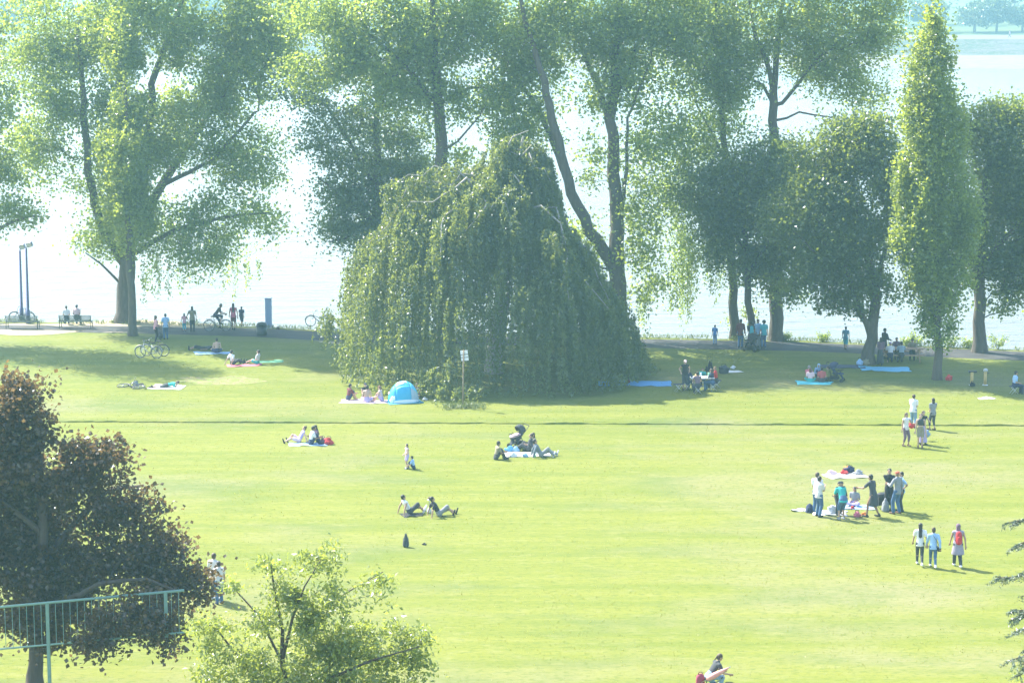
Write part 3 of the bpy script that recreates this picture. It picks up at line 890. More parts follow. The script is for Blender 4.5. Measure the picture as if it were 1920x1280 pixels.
# the cedar at the right edge: flat drooping boughs with needle tufts
def cedar():
    base = Vector((T(2062, 1100, 50).x, 50.0, 0))
    root = empty('cedar_tree', base, 0, 'blue-green cedar boughs reaching in at the lower edge of the lawn', 'tree')
    sk = Skeleton()
    sk.guide([(0, 0, -.2, .3), (0, 0, 5, .24), (0, 0, 10, .14), (.1, 0, 14, .05)])
    C, A = [], []
    k = 0
    for z in np.arange(4.0, 13.6, .62):
        for q in range(3):
            phi = math.pi + rng.uniform(-.75, .75) if q < 2 else rng.uniform(-1.6, 1.6)
            ln = (3.3 - .16 * abs(z - 8.5)) * rng.uniform(.55, .85) * (.62 if z < 9.4 else 1.0 if z < 12.2 else .6)
            pts = [np.array([0, 0, z, .06])]
            n = 7
            for i in range(1, n + 1):
                t = i / n
                pts.append(np.array([ln * t * math.cos(phi), ln * t * math.sin(phi), z + .35 * t - .75 * t * t * rng.uniform(.7, 1.2), .05 * (1 - t) + .008]))
            sk.guide(pts, seg=.4)
            for i in range(1, len(pts)):
                for _ in range(8):
                    t = rng.uniform()
                    p0 = pts[i - 1][:3] * (1 - t) + pts[i][:3] * t
                    sgn = rng.choice([-1, 1])
                    d = np.array([math.cos(phi + sgn * .8), math.sin(phi + sgn * .8), -.45])
                    tl = rng.uniform(.15, .55) * (1.1 - .5 * i / n)
                    m = int(tl / .012)
                    tt = np.linspace(0, 1, m)[:, None]
                    pp = p0 + d * tl * tt + np.array([0, 0, -.18]) * tt * tt * tl
                    C.append(pp + rng.normal(size=pp.shape) * .018)
                    A.append(np.repeat(d[None], m, 0))
                    if tl > .3: sk.guide([np.append(p0, .008), np.append(p0 + d * tl, .004)], seg=.3)
    C = np.concatenate(C); A = np.concatenate(A)
    V, Fq, tint = leaf_cards(C, .11, .17, .2, axis=A * .6)
    link('trunk', sk.mesh('trunk', tip=.004), M_BARK_BROWN, root)
    link('needles', np_mesh('needles', V, Fq, attr=tint), L_CEDAR, root)
cedar()
g = G(1915, 1268)
tree('laurel_shrub', 'small bright green shrub tip at the bottom below the cedar boughs', Vector((T(1915, 1268, 66).x, 66, 0)),
     [[(1930, 1540, .05), (1925, 1400, .04), (1915, 1300, .02)]], [(1912, 1262, 16, 18, 1.5), (1935, 1330, 40, 60, 1.0)], L_LOCUST, cat='shrub', leaf=.1, cd=12, per=40, clump=(.15, .14))

# trees on the far shore
def far_tree(x, y, h, w, dark, label, seed):
    base = Vector((x, y, 3.0 if y < 660 else 3.3))
    root = empty('far_shore_tree', base, 0, label, 'tree', 'trees on the far shore')
    mb = MB()
    mb.tube([(0, 0, -.4), (.1, 0, h * .35), (0, 0, h * .8)], [w * .035, w * .028, .05], n=6, caps=False)
    for k in range(5):
        a = k * 2.4 + seed
        mb.tube([(0, 0, h * (.28 + .05 * k)), (w * .2 * math.cos(a), w * .2 * math.sin(a), h * .5), (w * .38 * math.cos(a), w * .38 * math.sin(a), h * .66)], [.14, .1, .04], n=4, caps=False)
    mb.build('trunk', M_BARK, root, True)
    n = 34
    u = rng.normal(size=(n, 3)); u = unit(u) * rng.uniform(.45, 1, (n, 1)) ** .5
    C = u * np.array([w * .46, w * .46, h * .38]) + np.array([0, 0, h * .60])
    idx = np.repeat(np.arange(n), 62)
    P = C[idx] + rng.normal(size=(len(idx), 3)) * np.array([w * .085, w * .085, h * .05])
    P[:, 2] = np.maximum(P[:, 2], h * .10)
    V, Fq, tint = leaf_cards(P, .85, .75, .3, tint=np.clip(rng.normal(.5, .2, n)[idx] + rng.normal(0, .2, len(idx)), 0, 1))
    link('crown', np_mesh('crown', V, Fq, attr=tint), L_FARDARK if dark else L_FAR, root)
words = ['first', 'second', 'third', 'fourth', 'fifth', 'sixth', 'seventh', 'eighth', 'ninth', 'tenth', 'eleventh', 'twelfth', 'thirteenth', 'fourteenth', 'fifteenth', 'sixteenth', 'seventeenth', 'eighteenth']
for i in range(18):
    x = 185 - i * 21.5 + random.uniform(-4, 4)
    far_tree(x, 700 + random.uniform(-6, 10), random.uniform(19, 25), random.uniform(24, 29), True, f'tall dark wood tree behind the far promenade, {words[i]} from the right-hand end', i)
for i, (px, w, h) in enumerate(((1815, 11, 8.0), (1860, 10, 9.0), (1912, 10, 7.0), (1730, 11, 8.5), (1650, 10, 8), (1560, 10, 7), (1110, 10, 8), (850, 11, 8), (400, 10, 8), (25, 11, 8))):
    far_tree((px - 960) / F_PX * 646, 642 + (i % 3) * 3, h, w, False, f'small round pale tree on the far promenade, {words[i]} of the near row', i + 30)
# ---------------------------------------------------------------- people
def sc_(c):
    """a colour picked in display values"""
    return tuple(((x / 255 + .055) / 1.055) ** 2.4 if x > 10 else x / 255 / 12.92 for x in c)

SKIN = {'a': (0.46, 0.30, 0.22), 'b': (0.36, 0.22, 0.15), 'c': (0.24, 0.135, 0.085), 'd': (0.11, 0.062, 0.042)}
HAIR = {'black': (0.018, 0.014, 0.012), 'brown': (0.06, 0.035, 0.02), 'fair': (0.22, 0.14, 0.07), 'grey': (0.25, 0.24, 0.23), 'red': (0.16, 0.06, 0.03)}
CLOTH = {'white': (0.66, 0.66, 0.66), 'offwhite': (0.55, 0.54, 0.52), 'black': (0.022, 0.022, 0.026), 'charcoal': (0.05, 0.055, 0.06), 'grey': (0.22, 0.23, 0.24),
         'navy': (0.025, 0.035, 0.08), 'denim': (0.06, 0.12, 0.22), 'palejeans': (0.20, 0.30, 0.42), 'teal': (0.03, 0.34, 0.30), 'turquoise': (0.06, 0.36, 0.42), 'sky': (0.30, 0.46, 0.66),
         'blue': (0.07, 0.20, 0.46), 'pink': (0.58, 0.30, 0.33), 'palepink': (0.62, 0.45, 0.46), 'rose': (0.50, 0.13, 0.18), 'red': (0.46, 0.035, 0.04), 'olive': (0.15, 0.16, 0.06),
         'khaki': (0.24, 0.21, 0.14), 'brown': (0.12, 0.07, 0.05), 'maroon': (0.13, 0.03, 0.04), 'lilac': (0.42, 0.34, 0.56), 'green': (0.10, 0.30, 0.16), 'yellow': (0.55, 0.42, 0.10), 'orange': (0.55, 0.18, 0.04), 'mauve': (0.16, 0.10, 0.14)}
def cloth(c):
    return plain(CLOTH[c] if isinstance(c, str) else c, 0.95, 0, 0.14, 14.0, 'cloth', 0.25)
PENDING = []            # meshes still to be fused into one skin

def fuse(o, voxel, ratio):
    m = o.modifiers.new('fuse', 'REMESH'); m.mode = 'VOXEL'; m.voxel_size = voxel; m.use_smooth_shade = True
    s = o.modifiers.new('soft', 'SMOOTH'); s.factor = .5; s.iterations = 2
    if ratio < 1:
        d = o.modifiers.new('thin', 'DECIMATE'); d.ratio = ratio
    PENDING.append(o)

def fuse_all():
    dg = bpy.context.evaluated_depsgraph_get()
    dg.update()
    for o in PENDING:
        me = bpy.data.meshes.new_from_object(o.evaluated_get(dg))
        me.name = o.data.name
        o['_m'] = 1
        old = o.data
        o.modifiers.clear()
        o.data = me
        me.polygons.foreach_set('use_smooth', [True] * len(me.polygons))
        del o['_m']
        bpy.data.meshes.remove(old)
    PENDING.clear()

def ik(a, b, l1, l2, pole):
    a, b, pole = Vector(a), Vector(b), Vector(pole)
    d = b - a
    L = d.length
    if L > (l1 + l2) * .999:
        b = a + d * ((l1 + l2) * .999 / L); d = b - a; L = d.length
    n = d / max(L, 1e-6)
    x = (l1 * l1 - l2 * l2 + L * L) / (2 * L)
    h = math.sqrt(max(l1 * l1 - x * x, 0))
    p = pole - n * pole.dot(n)
    p = p.normalized() if p.length > 1e-6 else n.orthogonal().normalized()
    return a + n * x + p * h, b

UPX = Vector((1, 0, 0))
POSES = {  # pelvis, lean, ankles L R, knee poles, toe directions, default arms
    'stand':  ((0, 0, .92), 3, (-.10, 0, .08), (.10, .02, .08), (0, 1, 0), (0, 1, 0), 'down'),
    'stand2': ((.02, 0, .915), 2, (-.13, .06, .08), (.12, -.05, .08), (0, 1, 0), (0, 1, 0), 'front'),
    'walk':   ((0, 0, .90), 5, (-.08, .27, .09), (.08, -.27, .14), (0, 1, 0), (0, 1, -.1), 'swing'),
    'bend':   ((0, -.12, .88), 34, (-.11, 0, .08), (.11, .03, .08), (0, 1, 0), (0, 1, 0), 'reach'),
    'step':   ((0, 0, .90), 14, (-.18, .18, .08), (.18, -.15, .09), (0, 1, 0), (0, 1, 0), 'reach'),
    'out':    ((0, 0, .12), -6, (-.13, .80, .08), (.15, .78, .08), (0, .2, 1), (0, .35, 1), 'lap'),
    'knees':  ((0, 0, .12), 12, (-.13, .46, .08), (.13, .44, .08), (0, .3, 1), (0, 1, 0), 'knees'),
    'cross':  ((0, 0, .12), 10, (.10, .30, .09), (-.10, .34, .09), None, (0, .6, 0), 'lap'),
    'back':   ((0, 0, .12), -28, (-.14, .80, .08), (.12, .60, .08), (0, .2, 1), (0, .4, 1), 'prop'),
    'side':   ((0, 0, .13), -10, (-.02, .72, .09), (.14, .55, .09), (.4, .2, 1), (.2, .8, .3), 'prop1'),
    'chair':  ((0, 0, .52), 8, (-.13, .40, .08), (.13, .44, .08), (0, .6, 1), (0, 1, 0), 'table'),
    'lie':    ((0, 0, .12), -84, (-.10, .84, .08), (.12, .82, .08), (0, .1, 1), (0, .2, 1), 'rest'),
    'prone':  ((0, 0, .13), 80, (-.10, -.82, .08), (.12, -.80, .08), (0, 0, -1), (0, -1, -.1), 'chin'),
    'cycle':  ((0, -.14, 1.0), 36, (-.11, .12, .22), (.11, .16, .52), (0, 1, .2), (0, 1, -.1), 'bars'),
}

def person(px, py, h, face, pose, top, bottom, hair, label, skin='b', arms=None, shoes='black', build=1.0, dz=0.0, loc=None, group=None, extra=None, pitch=0.0, turn=0.0, parent=None, cap=None, stripe=None):
    """face: 0 looks away from the camera, 90 to the left of the picture, -90 to the right, 180 to the camera"""
    k = h / 1.75
    base = Vector(loc) if loc is not None else G(px, py)
    if dz: base.z += dz
    fine = pxm(base) > 36
    root = empty('person', base, math.radians(face), label, 'person', group)
    pel, lean, aL, aR, pole, toe, defarm = POSES[pose]
    arms = arms or defarm
    ln = math.radians(lean)
    tdir = Vector((0, math.sin(ln), math.cos(ln)))
    fwd = Vector((0, math.cos(ln), -math.sin(ln)))
    pel = Vector(pel)
    P = lambda t, x=0, f=0: pel + tdir * t + UPX * x + fwd * f
    wai, che, nec = P(.19), P(.36, 0, .01), P(.53, 0, -.005)
    hd = (tdir * .75 + Vector((0, .10, .55)) if abs(lean) < 60 else tdir).normalized()
    hea = nec + hd * .16
    hf = Vector((math.sin(math.radians(turn)), math.cos(math.radians(turn)), 0)) if abs(lean) < 60 else (Vector((0, 0, 1)) if lean < 0 else Vector((0, .8, -.3)))
    hf = (hf - hd * hf.dot(hd)).normalized()
    hx = hf.cross(hd).normalized()
    sh = [P(.48, -.185), P(.48, .185)]
    hip = [pel + UPX * -.09, pel + UPX * .09]
    ank = [Vector(aL), Vector(aR)]
    kn = [None, None]
    for i, sg in ((0, -1), (1, 1)):
        po = Vector((sg * 1.0, .35, .25)) if pole is None else Vector(pole)
        kn[i], ank[i] = ik(hip[i], ank[i], .435, .425, po)
    el, wr = [None, None], [None, None]
    for i, sg in ((0, -1), (1, 1)):
        s = sh[i]
        epole = Vector((sg * .5, -1, -.2))
        tgt = {
            'down': s + Vector((sg * .07, .06, -.53)), 'swing': s + Vector((sg * .08, -.20 * sg + .02, -.49)), 'front': P(.16, sg * .07, .26),
            'reach': s + Vector((sg * -.02, .30, -.34)), 'lap': pel + Vector((sg * .13, .24, .14)), 'knees': (kn[i] + ank[i]) * .5 + Vector((0, .09, .08)) if pole is not None else kn[i],
            'prop': pel + Vector((sg * .30, -.40, -.07)), 'prop1': pel + (Vector((-.36, -.30, -.07)) if sg < 0 else Vector((.16, .28, .16))), 'table': pel + Vector((sg * .15, .42, .24)),
            'rest': pel + Vector((sg * .30, .0, -.03)), 'chin': P(.62, sg * .10, .12), 'bars': Vector((sg * .23, .46, 1.06)), 'hips': pel + Vector((sg * .24, .02, .10)),
            'phone': P(.36, sg * .08, .26), 'hold': P(.10, sg * .05, .25), 'point': s + (Vector((sg * .05, .42, -.22)) if sg < 0 else Vector((.09, .05, -.52))), 'wave': s + (Vector((sg * .35, .15, .35)) if sg > 0 else Vector((-.08, .05, -.52))),
            'fold': P(.22, -sg * .08, .20), 'carry': s + (Vector((sg * .05, .28, -.20)) if sg < 0 else Vector((.10, .0, -.53))),
            'handL': s + (Vector((-.22, .02, -.48)) if sg < 0 else Vector((.08, .05, -.52))), 'handR': s + (Vector((.24, .05, -.46)) if sg > 0 else Vector((-.08, .05, -.52))),
        }[arms]
        if arms in ('prop', 'prop1') : epole = Vector((sg * .4, -.8, .3))
        el[i], wr[i] = ik(s, tgt, .285, .255, epole)
    b = build
    S = lambda v: tuple(Vector(v) * k)
    body = MB()
    def cap_(m, a, c, ra, rc, flat=1.0, side=UPX, grow=0.0, n=10):
        m.capsule(S(a), S(c), (ra + grow) * k, (rc + grow) * k, flat, side, n)
    def torso(m, g=0.0, lo=-.02, hi=.5):
        cap_(m, P(-.02), P(.12), .150 * b, .140 * b, .72, grow=g)
        cap_(m, P(.10), P(.26), .138 * b, .145 * b, .70, grow=g)
        cap_(m, P(.26), P(.40), .148 * b, .158 * b, .66, grow=g)
        cap_(m, P(.40), P(.475), .155 * b, .12, .60, grow=g)
        cap_(m, sh[0] + UPX * .02, sh[1] - UPX * .02, .062, .062, .95, side=fwd, grow=g)
    torso(body)
    for i in (0, 1):
        cap_(body, hip[i], kn[i], .088 * b, .058, 1, grow=0)
        cap_(body, kn[i], ank[i], .056, .038, 1)
        mid = kn[i].lerp(ank[i], .3) + Vector((0, -.012, 0))
        cap_(body, mid, kn[i].lerp(ank[i], .5), .056, .046, 1)
        td = Vector(toe).normalized()
        cap_(body, ank[i] - td * .03 + Vector((0, 0, -.03)), ank[i] + td * .16 + Vector((0, 0, -.045)) if td.z < .5 else ank[i] + td * .15, .040, .030, .8)
        cap_(body, sh[i], el[i], .052, .040)
        cap_(body, el[i], wr[i], .040, .027)
        hdv = (wr[i] - el[i]).normalized()
        palm = wr[i] + hdv * .085
        sdv = hdv.cross(Vector((0, 1, 0)) if abs(hdv.y) < .8 else Vector((1, 0, 0))).normalized()
        nn = hdv.cross(sdv).normalized()
        if nn.dot(fwd) < 0: nn = -nn
        cap_(body, wr[i] + hdv * .02, palm - hdv * .012, .034, .038, .45, side=sdv)
        for q, (fo, fl) in enumerate(((-.030, .070), (-.010, .080), (.010, .076), (.030, .060))):
            r0 = palm + sdv * fo
            r1 = r0 + hdv * fl * .55 + nn * .012
            r2 = r1 + hdv * fl * .35 + nn * .030
            cap_(body, r0, r1, .0095, .0090, n=6); cap_(body, r1, r2, .0090, .0080, n=6)
        t0 = wr[i] + hdv * .03 + sdv * .03
        t1 = t0 + hdv * .035 + sdv * .028 + nn * .01
        cap_(body, t0, t1, .013, .011, n=6); cap_(body, t1, t1 + hdv * .030 + nn * .008, .011, .009, n=6)
    cap_(body, P(.47), hea - hd * .05, .056, .052)
    Mh = Matrix((hx, hf, hd)).transposed()
    def head_ell(m, c, r, g=0.0):
        m.ell(S(c), [(x + g) * k for x in r], *((14, 9) if r[2] > .03 else (7, 4)), Mh)
    head_ell(body, hea + hd * .015, (.078, .096, .100))
    head_ell(body, hea - hd * .045 + hf * .022, (.058, .070, .072))
    body.capsule(S(hea + hf * .088 + hd * .012), S(hea + hf * .108 - hd * .022), .010 * k, .015 * k, 1, None, 6)
    for sg in (-1, 1):
        head_ell(body, hea + hx * .078 * sg - hd * .012 - hf * .008, (.012, .022, .032))
    o = body.build('body', plain(SKIN[skin], .55, 0, .08, 6, 'skin'), root)
    fuse(o, .0125 if fine else .016, .17 if fine else .15)
    # eyes and mouth
    for sg in (-1, 1):
        e = MB(); head_ell(e, hea + hx * .031 * sg + hf * .089 + hd * .012, (.013, .009, .008))
        e.build('eye', plain((.03, .025, .02), .3, name='eye'), root, True)
    e = MB(); head_ell(e, hea + hf * .089 - hd * .066, (.024, .010, .007))
    e.build('lips', plain((.30, .10, .09), .5, name='lip'), root, True)
    # clothes
    g = .013
    ttype, tcol = top
    btype, bcol = bottom
    if ttype != 'none':
        m = MB()
        if ttype == 'band':
            cap_(m, P(.30), P(.42), .150 * b, .158 * b, .68, grow=g)
        else:
            torso(m, g)
            if ttype in ('tshirt', 'long', 'dress', 'jacket'):
                for i in (0, 1):
                    end = el[i] if ttype in ('long', 'jacket') else sh[i].lerp(el[i], .62)
                    cap_(m, sh[i], end, .058, .054, grow=g)
                    if ttype in ('long', 'jacket'): cap_(m, el[i], el[i].lerp(wr[i], .9), .046, .036, grow=g)
            low = {'tank': -.06, 'tshirt': -.10, 'long': -.10, 'jacket': -.16, 'tunic': -.16, 'dress': -.1}.get(ttype, -.08)
            if abs(lean) < 60 and pose not in ('out', 'knees', 'cross', 'back', 'side', 'chair'):
                m.hem([S(P(.16)), S(P(.02)), S(P(low))], [(.140 * b + g) * k, (.155 * b + g) * k, (.168 * b + g) * k], .76)
            if ttype in ('dress', 'tunic') and pose in ('stand', 'stand2', 'walk', 'step', 'bend'):
                zl = .46 if ttype == 'dress' else .52
                pts = [P(.10), pel + Vector((0, 0, -.10)), Vector((0, 0.0, zl + .15)), Vector((0, 0, zl))]
                m.hem([S(q) for q in pts], [r * b * k for r in (.155, .178, .205, .225)], .82)
        o = m.build('top', cloth(tcol) if stripe is None else [cloth(tcol)], root)
        fuse(o, .017, .16)
    if btype != 'none':
        m = MB()
        cap_(m, P(-.03), P(.10), .152 * b, .145 * b, .74, grow=g)
        if btype == 'skirt' and pose in ('stand', 'stand2', 'walk', 'step', 'bend'):
            m.hem([S(pel + Vector((0, 0, .05))), S((0, 0, .72)), S((0, 0, .50))], [.165 * b * k, .19 * b * k, .22 * b * k], .82)
        elif btype == 'longskirt':
            m.hem([S(pel + Vector((0, 0, .05))), S((0, 0, .70)), S((0, 0, .40)), S((0, 0, .12))], [.165 * b * k, .19 * b * k, .205 * b * k, .24 * b * k], .86)
        else:
            for i in (0, 1):
                full = {'trousers': .95, 'capri': .55, 'shorts': -.1, 'skirt': -.2, 'bermuda': .15, 'leggings': .92}[btype]
                wide = {'trousers': .014, 'capri': .008, 'shorts': .020, 'skirt': .03, 'bermuda': .018, 'leggings': .0}[btype]
                if full < 0:
                    cap_(m, hip[i], hip[i].lerp(kn[i], .8 + full), .090 * b, .078 + wide * .5, grow=g)
                else:
                    cap_(m, hip[i], kn[i], .090 * b, .060 + wide, grow=g)
                    cap_(m, kn[i], kn[i].lerp(ank[i], full), .060 + wide, .042 + wide, grow=g * .8)
        o = m.build('bottoms', cloth(bcol), root)
        fuse(o, .017, .16)
    if shoes:
        for i in (0, 1):
            m = MB()
            td = Vector(toe).normalized()
            a0 = ank[i] - td * .04 + Vector((0, 0, -.035)); a1 = (ank[i] + td * .17 + Vector((0, 0, -.045))) if td.z < .5 else ank[i] + td * .17
            m.capsule(S(a0), S(a1), .050 * k, .040 * k, .85, UPX, 8)
            m.capsule(S(ank[i] + Vector((0, 0, .02))), S(a0), .045 * k, .045 * k, 1, UPX, 8)
            m.build('shoe', cloth(shoes), root, True)
    # hair
    style, hcol = hair
    if style != 'bald':
        m = MB()
        if style in ('scarf', 'hood'):
            head_ell(m, hea + hd * .012 - hf * .012, (.094, .100, .118))
            cap_(m, hea - hd * .06 - hf * .03, P(.44), .085, .13, .7)
            hm = cloth(hcol)
        elif style in ('cap', 'hat'):
            head_ell(m, hea + hd * .055 - hf * .01, (.090, .104, .072))
            cap_(m, hea + hd * .06 + hf * .06, hea + hd * .05 + hf * (.16 if style == 'cap' else .10), .06, .05, .2, side=hx)
            if style == 'hat': head_ell(m, hea + hd * .045, (.17, .18, .012))
            hm = cloth(hcol)
        else:
            hm = plain(HAIR[hcol], .6, 0, .3, 20, 'hair', .4)
            head_ell(m, hea + hd * .040 - hf * .018, (.090, .098, .092))
            head_ell(m, hea - hd * .008 - hf * .042, (.084, .066, .088))
            if style == 'long':
                cap_(m, hea - hf * .06, P(.30, 0, -.11) if abs(lean) < 60 else hea - hd * -.1, .085, .075, .5)
            if style == 'mid':
                cap_(m, hea - hf * .045, hea - hd * .14 - hf * .035, .090, .085, .7)
            if style == 'bun': head_ell(m, hea + hd * .10 - hf * .075, (.045, .045, .045))
            if style == 'tail': cap_(m, hea + hd * .03 - hf * .10, hea - hd * .14 - hf * .14, .032, .018)
            if style == 'curly': head_ell(m, hea + hd * .04 - hf * .02, (.125, .125, .115))
        o = m.build({'scarf': 'headscarf', 'hood': 'hood', 'cap': 'cap', 'hat': 'hat'}.get(style, 'hair'), hm, root)
        fuse(o, .014, .2)
    if extra == 'backpack':
        m = MB()
        c = P(.30, 0, -.19)
        m.capsule(S(P(.14, 0, -.19)), S(P(.42, 0, -.17)), .135 * k, .115 * k, .62, UPX, 12)
        m.capsule(S(P(.12, 0, -.25)), S(P(.26, 0, -.25)), .095 * k, .085 * k, .5, UPX, 10)
        bp = m.build('backpack', cloth('red'), root, True)
        m = MB()
        for sg in (-1, 1):
            m.tube([S(P(.44, sg * .09, -.12)), S(P(.52, sg * .10, .0)), S(P(.44, sg * .12, .12)), S(P(.30, sg * .14, .10)), S(P(.16, sg * .13, -.10))], .018 * k, 6)
        m.build('strap', cloth('maroon'), bp, True)
    if extra in ('bagR', 'bagL'):
        sg = 1 if extra == 'bagR' else -1
        m = MB()
        c = pel + Vector((sg * .24, .02, -.06))
        m.capsule(S(c + Vector((0, -.12, 0))), S(c + Vector((0, .12, 0))), .085 * k, .085 * k, .55, UPX, 10)
        m.capsule(S(c + Vector((0, -.10, -.08))), S(c + Vector((0, .10, -.08))), .09 * k, .09 * k, .5, UPX, 10)
        bg_ = m.build('shoulder_bag', cloth('black'), root, True)
        m = MB()
        m.tube([S(c + Vector((0, .08, .08))), S(P(.30, sg * .12, .15)), S(P(.53, -sg * .04, .07)), S(P(.53, -sg * .05, -.06)), S(P(.30, sg * .10, -.15)), S(c + Vector((0, -.08, .08)))], .011 * k, 5)
        m.build('strap', cloth('black'), bg_, True)
    if extra == 'sack':
        m = MB()
        m.capsule(S(P(.10, 0, -.16)), S(P(.42, 0, -.16)), .13 * k, .11 * k, .6, UPX, 12)
        m.build('backpack', cloth('turquoise'), root, True)
    return root
PATHG = 'people on the river path'
# --- along the river path, left
person(125, 609, 1.64, 8, 'chair', ('tshirt', 'white'), ('trousers', 'navy'), ('bun', 'brown'), 'person in a white top with a hair bun sitting on the river bench', 'b', arms='lap')
person(144, 609, 1.74, -6, 'chair', ('tshirt', 'palepink'), ('trousers', 'charcoal'), ('short', 'black'), 'broad person in a pale pink shirt sitting on the river bench', 'b', build=1.2, arms='lap')
person(292, 640, 1.66, -60, 'stand2', ('long', 'pink'), ('trousers', 'black'), ('mid', 'brown'), 'person in a long-sleeved pink top and black trousers behind the parked bicycles', 'b', arms='hold')
person(311, 636, 1.64, 12, 'stand', ('tshirt', 'sky'), ('trousers', 'denim'), ('short', 'black'), 'person in a light blue shirt and jeans seen from behind near the parked bicycles', 'b')
person(346, 622, 1.22, 10, 'stand', ('tshirt', 'pink'), ('capri', 'turquoise'), ('mid', 'black'), 'child in a pink top holding hands with the person in an olive top', 'b', arms='handR')
person(361, 622, 1.66, 10, 'stand', ('tshirt', 'khaki'), ('trousers', 'charcoal'), ('mid', 'black'), 'person in an olive top and dark trousers holding the hand of a child', 'b', arms='handL', build=1.1)
person(438, 619, 1.78, 5, 'walk', ('tank', 'rose'), ('shorts', 'maroon'), ('long', 'black'), 'long-haired person in a rose top walking on the path beside the bicycle rider', 'b')
person(453, 612, 1.34, -10, 'walk', ('tshirt', 'navy'), ('bermuda', 'navy'), ('short', 'black'), 'child in dark clothes walking on the path beside the grey stele', 'b')
person(380, 656, 1.70, 95, 'lie', ('tshirt', 'charcoal'), ('bermuda', 'black'), ('short', 'black'), 'person in dark clothes lying in the shade on a pale blue towel', 'c')
person(407, 662, 1.74, 10, 'cross', ('none', 'white'), ('shorts', 'navy'), ('short', 'black'), 'shirtless person sitting with their back turned on the pale blue towel', 'a')
person(436, 684, 1.68, -40, 'out', ('tshirt', 'white'), ('trousers', 'charcoal'), ('short', 'black'), 'person in a white shirt sitting on the pink blanket with the back turned', 'b', arms='prop')
person(483, 683, 1.62, 70, 'out', ('tshirt', 'white'), ('shorts', 'teal'), ('tail', 'brown'), 'ponytailed person in a white top sitting with legs stretched on the pink blanket', 'a')
person(311, 726, 1.66, -80, 'prone', ('tshirt', 'teal'), ('shorts', 'charcoal'), ('short', 'brown'), 'person in a teal top lying face down on the white blanket', 'a')
# --- by the tent
person(653, 750, 1.70, -55, 'knees', ('tshirt', 'maroon'), ('bermuda', 'navy'), ('short', 'black'), 'person in a maroon shirt sitting at the end of the picnic blanket by the tent', 'a', shoes=None)
person(688, 754, 1.72, 0, 'cross', ('none', 'white'), ('shorts', 'lilac'), ('short', 'black'), 'shirtless person on the picnic blanket by the tent, back to the camera', 'a', shoes=None)
person(684, 746, 1.66, 200, 'knees', ('tank', 'black'), ('shorts', 'navy'), ('cap', 'charcoal'), 'person in a dark cap and black vest facing us behind the shirtless sitter', 'a', shoes=None)
person(716, 752, 1.62, 75, 'knees', ('tank', 'palepink'), ('shorts', 'lilac'), ('tail', 'red'), 'red-haired person in a pale pink vest sitting beside the blue tent', 'a', shoes=None, arms='reach')
person(785, 744, 1.62, 150, 'cross', ('tank', 'pink'), ('shorts', 'charcoal'), ('long', 'red'), 'person sitting half hidden in the shade behind the blue tent', 'a')
# --- sitting groups on the open lawn
person(561, 829, 1.66, 100, 'back', ('tank', 'lilac'), ('shorts', 'palepink'), ('bun', 'brown'), 'person in a lilac vest leaning back with bare legs and black shoes', 'a')
person(583, 833, 1.76, -75, 'knees', ('tshirt', 'white'), ('trousers', 'navy'), ('short', 'black'), 'person in a white shirt and navy trousers hugging their knees', 'c', build=1.12)
person(596, 828, 1.64, 120, 'knees', ('tshirt', 'mauve'), ('trousers', 'charcoal'), ('long', 'black'), 'long-haired person in a dark mauve top sitting behind the white-shirted one', 'b')
person(764, 878, 1.20, 120, 'stand2', ('tank', 'palepink'), ('shorts', 'lilac'), ('mid', 'black'), 'small child in a pink vest and lilac shorts standing on the open lawn', 'a', arms='hold', shoes='white')
person(776, 879, 1.20, 75, 'knees', ('tshirt', 'sky'), ('bermuda', 'navy'), ('short', 'black'), 'child in a light blue shirt crouching beside the standing small child', 'a', arms='reach')
person(930, 861, 1.70, -70, 'knees', ('tshirt', 'khaki'), ('trousers', 'charcoal'), ('short', 'black'), 'person in a khaki shirt sitting apart in front of the pushchair', 'c')
person(992, 846, 1.68, 80, 'side', ('long', 'charcoal'), ('trousers', 'charcoal'), ('short', 'brown'), 'person in charcoal lounging between the pushchair and two seated friends', 'b')
person(1004, 844, 1.70, 110, 'knees', ('tshirt', 'khaki'), ('trousers', 'navy'), ('mid', 'brown'), 'brown-haired person sitting behind the one in a grey-blue jacket', 'a')
person(1014, 856, 1.78, -82, 'back', ('long', (0.14, 0.17, 0.20)), ('trousers', 'grey'), ('short', 'black'), 'person in a grey-blue jacket leaning back with legs stretched out', 'b', shoes='white')
person(768, 963, 1.80, -62, 'back', ('tank', 'white'), ('bermuda', 'charcoal'), ('short', 'black'), 'bearded person in a white vest sitting on the dark mat by the water pipe', 'b', shoes='white')
person(823, 967, 1.80, -72, 'back', ('tshirt', 'black'), ('bermuda', 'grey'), ('short', 'black'), 'person in a black shirt and grey shorts sitting by the water pipe', 'b')
person(402, 1124, 1.82, -20, 'stand', ('tshirt', 'offwhite'), ('trousers', 'charcoal'), ('short', 'brown'), 'person in an off-white shirt half hidden by the copper maple', 'a', shoes='white')
person(412, 1132, 1.66, 30, 'stand', ('tshirt', 'offwhite'), ('trousers', 'denim'), ('short', 'black'), 'person in blue jeans with a dark back panel next to the copper maple', 'b', shoes='navy')
